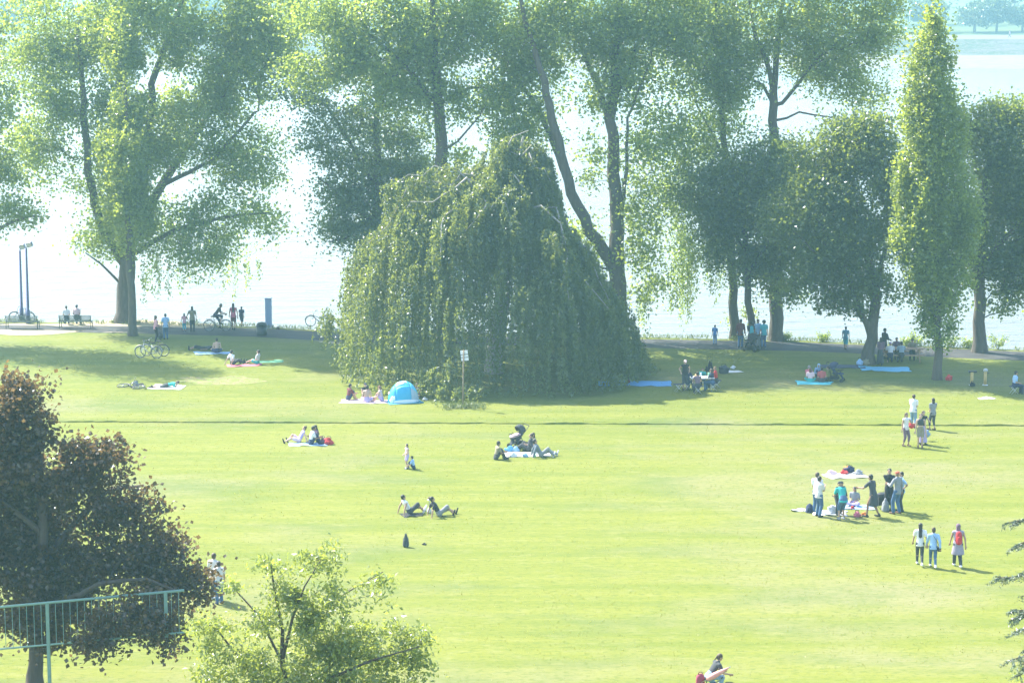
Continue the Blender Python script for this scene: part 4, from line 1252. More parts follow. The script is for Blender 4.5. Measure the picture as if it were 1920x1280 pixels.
# --- four (five) people chatting at the right
person(1711, 801, 1.74, -35, 'stand2', ('tshirt', 'white'), ('trousers', 'palejeans'), ('short', 'brown'), 'person in a white shirt and pale jeans standing in the chatting group', 'b', build=1.12)
person(1748, 806, 1.68, 25, 'stand2', ('tshirt', 'grey'), ('capri', 'charcoal'), ('mid', 'black'), 'person in a grey shirt and cropped dark trousers, outermost of the chatting group', 'a', arms='hold', shoes='brown')
person(1698, 836, 1.70, 215, 'stand2', ('tank', 'white'), ('capri', 'mauve'), ('mid', 'brown'), 'person in a white vest and cropped mauve trousers in the chatting group', 'b', arms='carry', shoes='brown')
person(1725, 839, 1.72, 175, 'stand', ('band', 'charcoal'), ('shorts', 'khaki'), ('short', 'brown'), 'person in a dark bandeau top and khaki shorts carrying a bag', 'a', shoes='brown')
person(1730, 833, 1.72, 200, 'stand2', ('tank', 'black'), ('longskirt', 'lilac'), ('mid', 'brown'), 'person in a black vest and long lilac skirt behind the bandeau wearer', 'a', arms='carry')
# --- barbecue group
person(1530, 962, 1.84, -30, 'stand2', ('tshirt', 'white'), ('trousers', 'denim'), ('short', 'brown'), 'person in a white shirt behind another at the barbecue', 'b')
person(1534, 968, 1.80, -50, 'stand2', ('tshirt', 'offwhite'), ('trousers', 'denim'), ('short', 'black'), 'person in a pale shirt and jeans eating beside the barbecue', 'b', arms='phone', build=1.08)
person(1578, 974, 1.80, 18, 'bend', ('tshirt', 'teal'), ('bermuda', 'denim'), ('cap', 'charcoal'), 'person in a bright teal shirt and jeans shorts bending forward', 'b', arms='reach', build=1.1, shoes='grey')
person(1572, 964, 1.66, 200, 'bend', ('long', 'black'), ('trousers', 'charcoal'), ('short', 'black'), 'person in dark clothes half hidden behind the teal shirt', 'b', arms='reach')
person(1603, 947, 1.62, 150, 'cross', ('tshirt', 'grey'), ('trousers', 'lilac'), ('mid', 'black'), 'person in a grey top sitting cross-legged at the barbecue picnic', 'b', arms='lap')
person(1637, 969, 1.92, 50, 'step', ('dress', 'charcoal'), ('none', 'black'), ('short', 'black'), 'person in a dark dress stepping forward with one arm reaching out', 'c', arms='point', build=1.06)
person(1667, 955, 1.86, 165, 'stand2', ('jacket', 'black'), ('trousers', 'black'), ('short', 'black'), 'person all in black standing behind the red-capped one', 'b', arms='fold')
person(1681, 963, 1.92, 40, 'stand2', ('long', 'grey'), ('trousers', 'denim'), ('cap', (0.50, 0.12, 0.07)), 'person in a red cap, grey top and jeans holding a bottle', 'c', arms='carry', shoes='brown')
person(1690, 958, 1.78, 95, 'stand', ('tshirt', 'sky'), ('trousers', 'charcoal'), ('short', 'black'), 'person in a light blue shirt and dark trousers behind the red-capped one', 'b', arms='hips')
# --- walkers
person(1724, 1060, 1.76, -6, 'walk', ('tshirt', 'white'), ('leggings', 'charcoal'), ('long', 'black'), 'long-haired person in a white shirt and dark leggings walking away', 'b', shoes='white', build=.92)
person(1749, 1064, 1.66, -4, 'walk', ('long', 'sky'), ('leggings', 'denim'), ('bun', 'brown'), 'person in a pale blue blouse walking away with a black shoulder bag', 'b', shoes='white', extra='bagR', build=.95)
person(1795, 1063, 1.80, 0, 'walk', ('tunic', (0.30, 0.27, 0.33)), ('trousers', 'charcoal'), ('scarf', 'mauve'), 'person with a red backpack and patterned tunic walking away', 'b', shoes='white', extra='backpack', build=1.15)
# --- under the trees, right of the beech
person(1284, 731, 1.72, 190, 'stand', ('tank', 'black'), ('bermuda', 'charcoal'), ('cap', 'palepink'), 'capped person in a black vest standing at the small folding table', 'a', arms='hips')
person(1288, 731, 1.70, -35, 'chair', ('tshirt', 'navy'), ('trousers', 'navy'), ('mid', 'brown'), 'person in navy sitting at the near corner of the small folding table', 'b', arms='table', dz=-.05)
person(1308, 738, 1.66, 5, 'chair', ('tank', 'mauve'), ('trousers', 'charcoal'), ('short', 'black'), 'person in mauve sitting with their back turned at the small folding table', 'b', dz=-.05)
person(1317, 722, 1.30, 180, 'chair', ('tshirt', 'teal'), ('trousers', 'navy'), ('short', 'brown'), 'child in teal sitting on the far side of the small folding table', 'a')
person(1336, 732, 1.68, 60, 'chair', ('tshirt', 'navy'), ('trousers', 'denim'), ('mid', 'brown'), 'person in a dark blue shirt sitting at the end of the folding table', 'b', dz=-.05)
person(1343, 727, 1.66, 75, 'chair', ('tshirt', 'red'), ('trousers', 'charcoal'), ('short', 'fair'), 'person in a red shirt sitting behind the dark blue one at the folding table', 'b', dz=-.05)
person(1340, 646, 1.25, -20, 'stand', ('tshirt', 'blue'), ('trousers', 'palejeans'), ('short', 'black'), 'child in a blue shirt standing alone near the trailing willow', 'b')
person(1388, 652, 1.80, -20, 'stand', ('jacket', 'maroon'), ('trousers', 'denim'), ('short', 'black'), 'person in a maroon and white jacket at the thin leaning maple', 'b')
person(1407, 654, 1.74, 10, 'stand2', ('tshirt', 'charcoal'), ('trousers', 'mauve'), ('short', 'black'), 'person with a turquoise backpack at the thin leaning maple', 'b', extra='sack')
person(1420, 651, 1.76, -150, 'stand', ('tshirt', 'sky'), ('trousers', 'grey'), ('short', 'brown'), 'person in a pale shirt between the turquoise backpack and the trunk', 'b')
person(1432, 652, 1.72, 15, 'stand', ('tshirt', 'turquoise'), ('trousers', 'denim'), ('curly', 'black'), 'curly-haired person in a turquoise shirt and jeans under the maples', 'b', build=1.08)
person(1585, 656, 1.48, -15, 'walk', ('tshirt', (0.10, 0.22, 0.30)), ('bermuda', 'turquoise'), ('short', 'black'), 'youth in turquoise shorts walking alone along the asphalt path', 'b')
person(1515, 713, 1.60, -30, 'knees', ('tshirt', 'rose'), ('trousers', 'charcoal'), ('short', 'grey'), 'person in a rose shirt at the back of the circle on the turquoise mat', 'b')
person(1519, 717, 1.58, -10, 'cross', ('tshirt', 'palepink'), ('trousers', 'teal'), ('scarf', 'brown'), 'person in a pale pink shirt with back turned on the turquoise mat', 'b')
person(1541, 717, 1.66, 5, 'cross', ('tshirt', (0.36, 0.08, 0.08)), ('trousers', 'charcoal'), ('short', 'black'), 'person in a brick red shirt with back turned in the seated circle', 'b', build=1.1)
person(1535, 708, 1.60, 170, 'knees', ('long', 'palejeans'), ('trousers', 'navy'), ('scarf', 'sky'), 'person in a pale blue headscarf facing us in the seated circle', 'b')
person(1556, 714, 1.64, 70, 'cross', ('long', 'olive'), ('trousers', 'olive'), ('short', 'black'), 'person in olive clothes sitting beside the dark pushchair', 'b')
person(1657, 672, 1.86, -60, 'stand2', ('long', 'charcoal'), ('trousers', 'charcoal'), ('short', 'black'), 'tall person in dark clothes standing at the wooden picnic table', 'b', arms='reach')
person(1650, 684, 1.66, -20, 'stand2', ('long', 'mauve'), ('longskirt', 'charcoal'), ('scarf', 'charcoal'), 'person in a dark headscarf and long skirt beside the forked trunk', 'b')
person(1669, 681, 1.68, -5, 'chair', ('tshirt', 'white'), ('trousers', 'navy'), ('cap', 'lilac'), 'person in a white shirt and pale cap on the picnic table bench', 'b')
person(1690, 681, 1.70, 5, 'chair', ('tshirt', (0.25, 0.32, 0.38)), ('trousers', 'charcoal'), ('short', 'black'), 'person in a blue-grey shirt on the picnic table bench', 'b', build=1.1)
person(1680, 671, 1.66, 180, 'chair', ('tshirt', 'mauve'), ('trousers', 'charcoal'), ('short', 'black'), 'person in mauve facing us across the picnic table', 'b')
person(1710, 673, 1.66, 170, 'chair', ('long', 'khaki'), ('trousers', 'charcoal'), ('hat', 'charcoal'), 'person in khaki and a dark hat at the far side of the picnic table', 'b')
person(1901, 738, 1.76, -80, 'chair', ('tshirt', 'sky'), ('trousers', 'navy'), ('short', 'black'), 'person in a pale blue shirt sitting on a folding stool at the edge', 'b', arms='lap', dz=-.06)
# --- far shore
far = Vector(((1882 - 960) / F_PX * 616, 613, 2.55))
person(0, 0, 1.85, 80, 'walk', ('tshirt', 'lilac'), ('trousers', 'brown'), ('short', 'black'), 'tiny walker on the promenade of the far shore', 'b', loc=far)

# ---------------------------------------------------------------- bicycles
M_RUB = plain((.02, .02, .022), .8, name='rubber')
M_CHROME = plain((.45, .46, .48), .3, .9, name='chrome')
M_DARKMETAL = plain((.05, .055, .06), .45, .4, name='dark_metal')
def bicycle_parts(root, paint, basket=False, lady=False):
    """frame along +Y, front wheel at +Y, standing on z = 0"""
    R = .345
    for y in (-.53, .53):
        mb = MB()
        mb.tube([(0, y + R * math.cos(a), R + R * math.sin(a)) for a in np.linspace(0, 2 * math.pi, 29)[:-1]], .020, 6, closed=True)
        w = mb.build('wheel', M_RUB, root, True)
        mb = MB()
        mb.tube([(0, y + (R - .03) * math.cos(a), R + (R - .03) * math.sin(a)) for a in np.linspace(0, 2 * math.pi, 29)[:-1]], .011, 4, closed=True)
        for q in range(14):
            a = q * 2 * math.pi / 14
            mb.tube([(0.02 * (-1) ** q, y, R), (0, y + (R - .03) * math.cos(a), R + (R - .03) * math.sin(a))], .0028, 3, caps=False)
        mb.tube([(-.05, y, R), (.05, y, R)], .022, 8)
        mb.build('rim', M_CHROME, w, True)
        mb = MB()
        mb.tube([(0, y + (R + .045) * math.cos(a), R + (R + .045) * math.sin(a)) for a in np.linspace(.15 if y > 0 else .4, 2.4 if y > 0 else 3.1, 12)], .018, 5)
        mb.build('mudguard', paint, root, True)
    bb, seat, head0, head1 = (0, -.08, .29), (0, -.24, .80), (0, .36, .62), (0, .32, .84)
    mb = MB()
    mb.tube([bb, head0], .024, 8); mb.tube([bb, seat], .020, 8)
    mb.tube([(0, -.21, .70) if not lady else (0, -.15, .50), head1 if not lady else (0, .35, .70)], .019, 8)
    mb.tube([head0, head1], .026, 8)
    for sg in (-1, 1):
        mb.tube([bb, (sg * .055, -.53, R)], .012, 6); mb.tube([(0, -.22, .74), (sg * .055, -.53, R)], .011, 6)
    mb.build('frame', paint, root, True)
    mb = MB()
    for sg in (-1, 1):
        mb.tube([(sg * .03, .37, .60), (sg * .055, .43, .45), (sg * .055, .53, R)], .013, 6)
    mb.build('fork', paint, root, True)
    mb = MB()
    mb.tube([head1, (0, .30, 1.0)], .014, 6)
    mb.tube([(-.29, .12, 1.0), (-.27, .24, 1.03), (-.12, .33, 1.03), (0, .33, 1.0), (.12, .33, 1.03), (.27, .24, 1.03), (.29, .12, 1.0)], .013, 6)
    hb = mb.build('handlebar', M_CHROME, root, True)
    mb = MB()
    for sg in (-1, 1): mb.tube([(sg * .288, .13, 1.0), (sg * .275, .22, 1.025)], .019, 8)
    mb.build('grip', M_RUB, hb, True)
    mb = MB()
    mb.capsule((0, -.36, .93), (0, -.14, .94), .085, .035, .5, UPX, 10)
    mb.tube([seat, (0, -.26, .92)], .014, 6)
    mb.build('saddle', M_RUB, root, True)
    mb = MB()
    mb.tube([(-.03, bb[1] + .085 * math.cos(a), bb[2] + .085 * math.sin(a)) for a in np.linspace(0, 2 * math.pi, 17)[:-1]], .010, 4, closed=True)
    mb.tube([(-.05, bb[1], bb[2]), (.05, bb[1], bb[2])], .018, 6)
    mb.tube([(-.06, bb[1], bb[2]), (-.07, bb[1] + .10, bb[2] - .13)], .011, 5); mb.tube([(.06, bb[1], bb[2]), (.07, bb[1] - .10, bb[2] + .13)], .011, 5)
    mb.box((-.11, bb[1] + .10, bb[2] - .13), (.09, .07, .02)); mb.box((.11, bb[1] - .10, bb[2] + .13), (.09, .07, .02))
    mb.tube([(-.03, bb[1], bb[2] + .08), (-.03, -.53, R + .04)], .006, 4); mb.tube([(-.03, bb[1], bb[2] - .08), (-.03, -.53, R - .04)], .006, 4)
    mb.build('crank', M_DARKMETAL, root, True)
    mb = MB()
    for sg in (-1, 1):
        mb.tube([(sg * .06, -.30, .76), (sg * .06, -.72, .76)], .008, 5); mb.tube([(sg * .06, -.66, .76), (sg * .055, -.53, R)], .007, 5)
    for q in range(4): mb.tube([(-.06, -.36 - q * .11, .76), (.06, -.36 - q * .11, .76)], .006, 4)
    mb.build('luggage_rack', M_DARKMETAL, root, True)
    if basket:
        mb = MB()
        for z, s in ((.86, .13), (.96, .145), (1.06, .16)):
            mb.tube([(-s, .40, z), (s, .40, z), (s, .40 + 1.6 * s, z), (-s, .40 + 1.6 * s, z)], .006, 4, closed=True)
        for q in range(14):
            x = -.13 + .26 * (q % 7) / 6
            yy = .40 if q < 7 else .62
            mb.tube([(x, yy, .86), (x * 1.2, yy if q < 7 else .655, 1.06)], .004, 3)
        mb.build('basket', M_DARKMETAL, root)

def bicycle(base, heading, paint, label, lean=4, group='parked bicycles', **kw):
    r = empty('bicycle', base, 0, label, 'bicycle', group)
    r.rotation_euler = (0, math.radians(lean), math.radians(heading))
    bicycle_parts(r, paint, **kw)
    return r
bicycle(G(37, 608) + Vector((0, .7, 0)), 80, plain((.06, .06, .09), .4, .3), 'dark bicycle leaning behind the two lamp posts', 6, lady=True)
bicycle(G(278, 671), 74, plain((.45, .45, .45), .4, .5), 'silver bicycle, nearer one of the two parked on the sunny lawn edge', 7)
bicycle(G(291, 667), 82, plain((.03, .03, .035), .4, .3), 'black bicycle, farther one of the two parked on the sunny lawn edge', -6, basket=True)
bicycle(G(597, 613) + Vector((0, .3, 0)), 86, plain((.09, .10, .12), .4, .3), 'bicycle standing at the river edge beside the weeping beech', 5, lady=True)
r = bicycle(G(408, 620), -84, plain((.30, .30, .32), .4, .5), 'bicycle being ridden along the river path', 1, group=None)
person(0, 0, 1.80, -84, 'cycle', ('tshirt', 'charcoal'), ('bermuda', 'navy'), ('short', 'black'), 'person in dark clothes riding a bicycle along the river path', 'b', loc=G(408, 620))
b = G(238, 729); b.z += .06
r = bicycle(b, 60, plain((.04, .04, .05), .4, .3), 'bicycle lying flat in the shade on the lawn', 84)
b = plane_z(1336, 1322, 0)
r = bicycle(b, -70, plain((.05, .06, .07), .4, .3), 'bicycle cut off at the bottom of the view', 2, group=None)
person(0, 0, 1.76, -70, 'cycle', ('tshirt', 'charcoal'), ('trousers', 'palejeans'), ('tail', 'brown'), 'bicycle rider in a dark shirt cut off at the bottom of the view', 'b', loc=b)
t = empty('parasol', b + Vector((-.22, -.34, .98)), math.radians(-20), 'pink and red folded parasol carried across the bicycle at the bottom', 'parasol')
mb = MB(); mb.lathe([(.01, -.02), (.08, .04), (.10, .25), (.07, .55), (.03, .78), (.01, .82)], 12)
o = mb.build('canopy', plain((.62, .28, .24), .7, 0, .2), t, True)
mb = MB(); mb.tube([(0, 0, -.2), (0, 0, .88)], .014, 6); mb.build('pole', M_CHROME, t, True)
t.rotation_euler = (math.radians(8), math.radians(58), 0)
m_ = MB(); m_.capsule((0, 0, .12), (0, 0, .36), .17, .15, .7, UPX, 12)
t = empty('saddle_bag', b + Vector((-.42, -.18, .62)), .3, 'dark red bag on the luggage rack of the bottom bicycle', 'bag')
m_.build('pouch', cloth((.30, .05, .09)), t, True)
m_ = MB(); m_.tube([(-.08, 0, .47), (-.05, 0, .56), (.05, 0, .56), (.08, 0, .47)], .014, 6); m_.build('handle', cloth('maroon'), t, True)

# ---------------------------------------------------------------- street furniture by the river
M_GREENM = plain((.025, .045, .038), .85, 0, name='green_steel')
def bench(px, py, label):
    b = G(px, py)
    t = empty('bench', b, math.radians(-3), label, 'bench', 'wire benches on the river path')
    W = 2.15
    for x in (-W / 2 + .06, W / 2 - .06):
        mb = MB()
        mb.tube([(x, -.30, 0), (x, -.24, .44), (x, -.34, .86)], .026, 8)
        mb.tube([(x, .22, 0), (x, .20, .43)], .026, 8); mb.tube([(x, -.24, .43), (x, .22, .43)], .022, 8)
        mb.build('leg', M_GREENM, t, True)
    mb = MB(); mb.tube([(-W / 2, -.34, .86), (W / 2, -.34, .86)], .022, 8); mb.tube([(-W / 2, -.255, .50), (W / 2, -.255, .50)], .016, 8)
    bk = mb.build('backrest', M_GREENM, t, True)
    for i in range(5):
        mb = MB(); z = .555 + i * .06; mb.box((0, -.263 - (z - .5) * .235, z), (W - .06, .014, .034)); mb.build('slat', M_GREENM, bk)
    mb = MB(); mb.tube([(-W / 2, .21, .45), (W / 2, .21, .45)], .018, 8)
    st = mb.build('seat', M_GREENM, t, True)
    for i in range(6):
        mb = MB(); mb.box((0, -.20 + i * .072, .455), (W - .06, .05, .016)); mb.build('slat', M_GREENM, st)
bench(43, 616, 'empty bench in front of the two lamp posts')
bench(143, 615, 'bench with two people sitting on it beside the huge poplar')
def lamp(px, py, top, dx, label):
    b = G(px, py)
    hgt = (T(px, top, b.y).z - b.z)
    t = empty('lamp_post', b, 0, label, 'lamp post', 'lamp posts at the river bench')
    m = plain((.10, .11, .20), .45, .5, name='painted_steel')
    mb = MB(); mb.tube([(0, 0, 0), (0, 0, .9), (0, 0, .92), (0, 0, hgt)], [.14, .14, .105, .085], 12); mb.build('pole', m, t, True)
    mb = MB(); mb.tube([(0, 0, hgt - .05), (dx * .4, 0, hgt + .12), (dx, 0, hgt + .18)], .03, 6); mb.build('arm', m, t, True)
    R = Matrix.Rotation(.5, 3, 'X') @ Matrix.Rotation(-.25 * (1 if dx > 0 else 3), 3, 'Y')
    mb = MB(); mb.box((dx * 1.5, 0, hgt + .30), (.36, .22, .36), M=R); h_ = mb.build('floodlight', m, t)
    mb = MB(); mb.box(Vector((dx * 1.5, 0, hgt + .30)) + R @ Vector((0, -.115, 0)), (.30, .01, .30), M=R); mb.build('lens', plain((.5, .52, .55), .15, 0), h_)
lamp(41, 603, 470, .12, 'shorter lamp post of the pair at the empty bench')
lamp(53, 607, 466, .16, 'taller lamp post of the pair, square floodlight on top')
b = G(491, 628)
t = empty('litter_bin', b, 0, 'dark round-topped litter bin on the shaded path edge', 'litter bin')
mb = MB(); mb.lathe([(.30, 0), (.33, .04), (.35, .55)], 18); mb.build('body', M_DARKMETAL, t, True)
mb = MB(); mb.lathe([(.36, .56), (.36, .62), (.31, .74), (.20, .82), (.03, .85)], 18); mb.build('lid', M_DARKMETAL, t, True)
mb = MB(); mb.box((0, -.345, .66), (.30, .04, .10)); mb.build('opening', plain((.008, .008, .008), .9), t)
b = G(504, 614)
t = empty('stele', b, 0, 'plain blue-grey square stele standing at the river edge', 'stele')
mb = MB(); mb.box((0, 0, .08), (.56, .56, .16)); mb.build('plinth', plain((.22, .26, .33), .7), t)
mb = MB(); mb.box((0, 0, .16 + .86), (.40, .40, 1.72)); mb.build('shaft', plain((.24, .32, .45), .55, .2, .06), t)
mb = MB(); mb.box((0, 0, 1.90), (.45, .45, .05)); mb.build('cap_plate', plain((.18, .22, .30), .5, .3), t)
# the sign in front of the beech, seen from its back
b = G(868, 764)
t = empty('sign_post', b, math.radians(-12), 'white notice board on a tall wooden stake before the weeping beech', 'sign')
mb = MB(); mb.tube([(0, 0, 0), (.02, 0, 1.6), (.05, 0, 3.1)], [.045, .04, .036], 8); mb.build('stake', plain((.26, .20, .13), .9, 0, .25, 6), t, True)
mb = MB(); mb.box((.08, .055, 2.80), (.40, .02, .55), M=Matrix.Rotation(-.12, 3, 'Y')); bd = mb.build('board', plain((.72, .74, .78), .5, 0, .05), t)
mb = MB(); mb.box((.08, .040, 2.86), (.40, .012, .035), M=Matrix.Rotation(-.12, 3, 'Y')); mb.build('batten', M_DARKMETAL, bd)
mb = MB(); mb.box((.08, .040, 2.70), (.40, .012, .03), M=Matrix.Rotation(-.12, 3, 'Y')); mb.build('batten', M_DARKMETAL, bd)

# tufts left standing round the stake and along the bank edge
def tufts(name, pts, hgt, per, matl, label):
    C, A = [], []
    for p in pts:
        n = per
        a = rng.uniform(0, 2 * math.pi, n)
        ax = np.stack([np.cos(a) * .5, np.sin(a) * .5, np.ones(n)], 1)
        hh = hgt * rng.uniform(.5, 1.3, (n, 1))
        C.append(np.array(p) + rng.normal(size=(n, 3)) * np.array([.12, .12, 0]) + ax * hh * .45)
        A.append(ax)
    C = np.concatenate(C); A = np.concatenate(A)
    V, Fq, tint = leaf_cards(C, hgt, .12, 0, axis=A * 3)
    o = link(name, np_mesh(name, V, Fq, attr=tint), matl)
    tag(o, label, 'grass', kind='stuff')
def lawn_blades():
    n = 60000
    y = 60 + 86 * rng.uniform(0, 1, n) ** .8
    x = rng.uniform(-1, 1, n) * (y * .228 + 1.5)
    keep = np.array([noise.noise((a * .30, b * .30, 0)) + .6 * noise.noise((a * 1.4, b * 1.4, 3)) for a, b in zip(x, y)]) + rng.normal(0, .35, n) > -.05
    x, y = x[keep], y[keep]
    z = np.array([ground_z(a, b) for a, b in zip(x, y)])
    ok = np.array([b < edge_y(a) - PATH_W[1] - .2 for a, b in zip(x, y)])
    C = np.stack([x, y, z + .012], 1)[ok]
    V, Fq, tint = leaf_cards(C, .058, .6, 0, axis=np.array([0, 0, 1.0]))
    o = link('lawn_grass_blades', np_mesh('lawn_grass_blades', V, Fq, attr=tint), leaf_mat('grass_blade', (.13, .15, .03), (.19, .20, .055), (.34, .36, .07), tmix=.6, gloss=.02))
    tag(o, 'short mown grass blades over the sunny lawn', 'grass', kind='stuff')
lawn_blades()
L_TUFT = leaf_mat('tall_grass', (.06, .10, .02), (.17, .19, .06), (.22, .26, .05), tmix=.35)
b = G(868, 764)
tufts('tall_grass', [(b.x + rng.normal() * .7, b.y + rng.normal() * .25, b.z) for _ in range(40)], .30, 14, L_TUFT, 'tall grass left unmown round the foot of the sign stake')
pts = []
for x in np.arange(-34, 33, .16):
    if noise.noise((x * .35, 0, 0)) > -.25:
        pts.append((x, edge_y(x) - .15 + rng.normal() * .2, STEP_H - .02))
tufts('bank_grass', pts, .34, 9, L_TUFT, 'fringe of tall grass along the top of the river bank')
for i, (px, py, hh, lb) in enumerate(((1540, 637, .5, 'low leafy weed clump on the bank edge before the white water'), (1470, 634, .4, 'small weed clump at the foot of the pale poplar'), (1712, 642, .9, 'leafy weed bush behind the picnic table'),
                                      (1775, 645, .7, 'bushy weeds behind the pointed poplar trunk'), (1868, 652, .8, 'bushy weeds beside the straight maple trunk'), (1810, 648, .6, 'weed clump between the poplar and the straight maple'), (1692, 640, .5, 'leafy weeds beyond the picnic table bench'))):
    g = G(px, py); g.y = edge_y(g.x) - .1; g.z = STEP_H
    root = empty('weed_clump', g, 0, lb, 'weeds', 'weeds along the bank edge')
    mb = MB()
    C = []
    for q in range(9):
        a, l_ = q * 2.4, hh * random.uniform(.6, 1.1)
        e_ = (math.cos(a) * l_ * .8, math.sin(a) * l_ * .5, l_)
        mb.tube([(0, 0, -.05), (e_[0] * .5, e_[1] * .5, l_ * .65), e_], [.012, .009, .004], 4, caps=False)
        C.append(np.array(e_) * rng.uniform(.3, 1.05, (34, 1)) + rng.normal(size=(34, 3)) * .10)
    mb.build('stem', M_BARK_BROWN, root)
    C = np.concatenate(C); C[:, 2] = np.maximum(C[:, 2], .03)
    V, Fq, tint = leaf_cards(C, .12, .6, .4)
    link('leaves', np_mesh('leaves', V, Fq, attr=tint), L_POPLAR, root)

# ---------------------------------------------------------------- the green railing at the lower left: reads as a glass reflection, built solid
M_RAIL = plain((.16, .27, .22), .6, 0, name='railing_green')
def railing():
    yy = 73.1
    A, B = T(-150, 1151, yy), T(345, 1106, yy)
    base = Vector((A.x, yy, 0))
    t = empty('railing', base, 0, 'green railing reflected in the glass, built standing in front of the copper maple', 'railing')
    sl = (B.z - A.z) / (B.x - A.x)
    zt = lambda x: A.z + sl * x
    HH = 1.36
    W = B.x - A.x
    mb = MB(); mb.tube([(0, 0, zt(0)), (W, 0, zt(W))], .042, 10); mb.build('top_rail', M_RAIL, t, True)
    mb = MB(); mb.tube([(0, 0, zt(0) - HH), (W, 0, zt(W) - HH)], .032, 8); mb.build('bottom_rail', M_RAIL, t, True)
    px_ = [T(q, 1180, yy).x - A.x for q in (-130, 90, 312)]
    for x in px_:
        lo = 0 if x < px_[-1] else zt(x) - HH - .1
        mb = MB(); mb.box((x, 0, (zt(x) - .03 + lo) / 2), (.10, .10, zt(x) - .03 - lo)); mb.build('post', M_RAIL, t)
    x = .16
    while x < W - .05:
        if min(abs(x - q) for q in px_) > .08:
            mb = MB(); mb.tube([(x, 0, zt(x) - HH), (x, 0, zt(x))], .011, 6, caps=False); mb.build('baluster', M_RAIL, t, True)
        x += .228
railing()

# ---------------------------------------------------------------- the blue pop-up tent
def tent():
    b = G(757, 753)
    t = empty('beach_tent', b, math.radians(18), 'bright blue and white pop-up beach tent at the foot of the weeping beech', 'tent')
    A, Bd, H = .86, .62, 1.12
    blue, cyan, white, grey, teal = plain((.03, .36, .58), .6, 0, .06), plain((.10, .50, .68), .6, 0, .06), plain((.66, .74, .78), .6, 0, .05), plain((.32, .42, .48), .8, 0, .1), plain((.02, .20, .30), .7)
    def P_(u, v):                                   # u across the arch, v from the front hem up to the back
        th = math.pi * u
        return Vector((-A * math.cos(th), -Bd * math.cos(v * math.pi / 2) * math.sin(th) ** .8 + .12, H * math.sin(th) * math.sin(v * math.pi / 2 * .98 + .03)))
    def panel(u0, u1, v0, v1, mat, name, off=0.0):
        n = 8
        vs, fs = [], []
        for i in range(n + 1):
            for j in range(n + 1):
                p = P_(u0 + (u1 - u0) * i / n, v0 + (v1 - v0) * j / n)
                nn = Vector((p.x / A ** 2, p.y / Bd ** 2, p.z / H ** 2)).normalized()
                vs.append(p + nn * off)
        for i in range(n):
            for j in range(n):
                a = i * (n + 1) + j
                fs.append((a, a + n + 1, a + n + 2, a + 1))
        me = bpy.data.meshes.new(name); me.from_pydata(vs, [], fs); me.polygons.foreach_set('use_smooth', [True] * len(fs))
        o = link(name, me, mat, t)
        s = o.modifiers.new('cloth', 'SOLIDIFY'); s.thickness = .006
        return o
    panel(0, .30, 0, 1, blue, 'panel'); panel(.30, .62, 0, .62, blue, 'panel'); panel(.30, .62, .62, 1, cyan, 'panel'); panel(.62, 1, .52, 1, cyan, 'panel'); panel(.62, 1, 0.0, .52, grey, 'mesh_window')
    for k, (u, v, s_) in enumerate(((.18, .12, 1), (.14, .22, .8), (.23, .22, .9), (.19, .32, .7), (.45, .80, 1), (.52, .86, .9), (.40, .90, .8))):   # white leaf print
        o = panel(u - .045 * s_, u + .045 * s_, v - .10 * s_, v + .10 * s_, white, 'print', .012)
        o.data.transform(Matrix.Identity(4))
    panel(.05, .95, 0.0, .10, white, 'hem', .010)
    mb = MB(); mb.tube([P_(u, .97) + Vector((0, .01, .01)) for u in np.linspace(0, 1, 15)], .014, 6); mb.build('arch_pole', teal, t, True)
    mb = MB(); mb.box((0, -.02, .012), (1.9, 1.3, .016)); mb.build('groundsheet', teal, t)
tent()

# ---------------------------------------------------------------- blankets, bags and other picnic things
def blanket(px, py, w, d, rot, col, label, name='blanket', lift=.012, seed=0, wr=.03):
    b = G(px, py)
    n = 14
    vs, fs = [], []
    for i in range(n + 1):
        for j in range(n + 1):
            x, y = (i / n - .5) * w, (j / n - .5) * d
            e = .20 * noise.noise((x * 1.1 + seed, y * 1.1, seed * 2.0)) + .07 * noise.noise((x * 3.7 + seed, y * 3.7, 1.0))
            z = lift + 2.0 * wr * max(0, noise.noise((x * 2.2, y * 2.2, seed + .5))) + .4 * wr * max(0, noise.noise((x * 7, y * 7, seed)))
            vs.append((x + e, y - e * .8, z))
    for i in range(n):
        for j in range(n):
            a = i * (n + 1) + j
            fs.append((a, a + n + 1, a + n + 2, a + 1))
    me = bpy.data.meshes.new(name); me.from_pydata(vs, [], fs); me.polygons.foreach_set('use_smooth', [True] * len(fs))
    o = link(name, me, cloth(col))
    o.location = b; o.rotation_euler = (0, 0, math.radians(rot))
    s = o.modifiers.new('cloth', 'SOLIDIFY'); s.thickness = .008
    tag(o, label, 'blanket')
    return o
blanket(400, 662, 2.3, .9, 6, 'sky', 'pale blue towel in the shade under two people', 'towel', seed=1)
blanket(458, 685, 2.0, .8, 8, 'rose', 'pink blanket half in the sun under two seated people', seed=2)
blanket(507, 678, 1.6, .9, 3, 'green', 'green mat beside the pink blanket', 'mat', seed=3)
blanket(314, 726, 1.9, 1.3, -10, 'offwhite', 'white blanket under the person in the teal top', seed=4)
blanket(685, 753, 2.7, 1.0, -3, 'palepink', 'pale picnic blanket beside the blue tent', seed=5)
blanket(578, 833, 1.9, .8, 5, 'sky', 'pale blue blanket under three people on the open lawn', seed=6)
blanket(988, 852, 2.2, 1.2, 4, 'offwhite', 'cream blanket strewn with things beside the pushchair', seed=7)
blanket(771, 965, 1.0, .7, 8, 'black', 'small dark mat under the person in the white vest', 'mat', seed=8)
blanket(1190, 719, 4.2, 1.6, -2, (.10, .30, .58), 'bright blue tarpaulin in the shade right of the weeping beech', 'tarpaulin', seed=9, wr=.05)
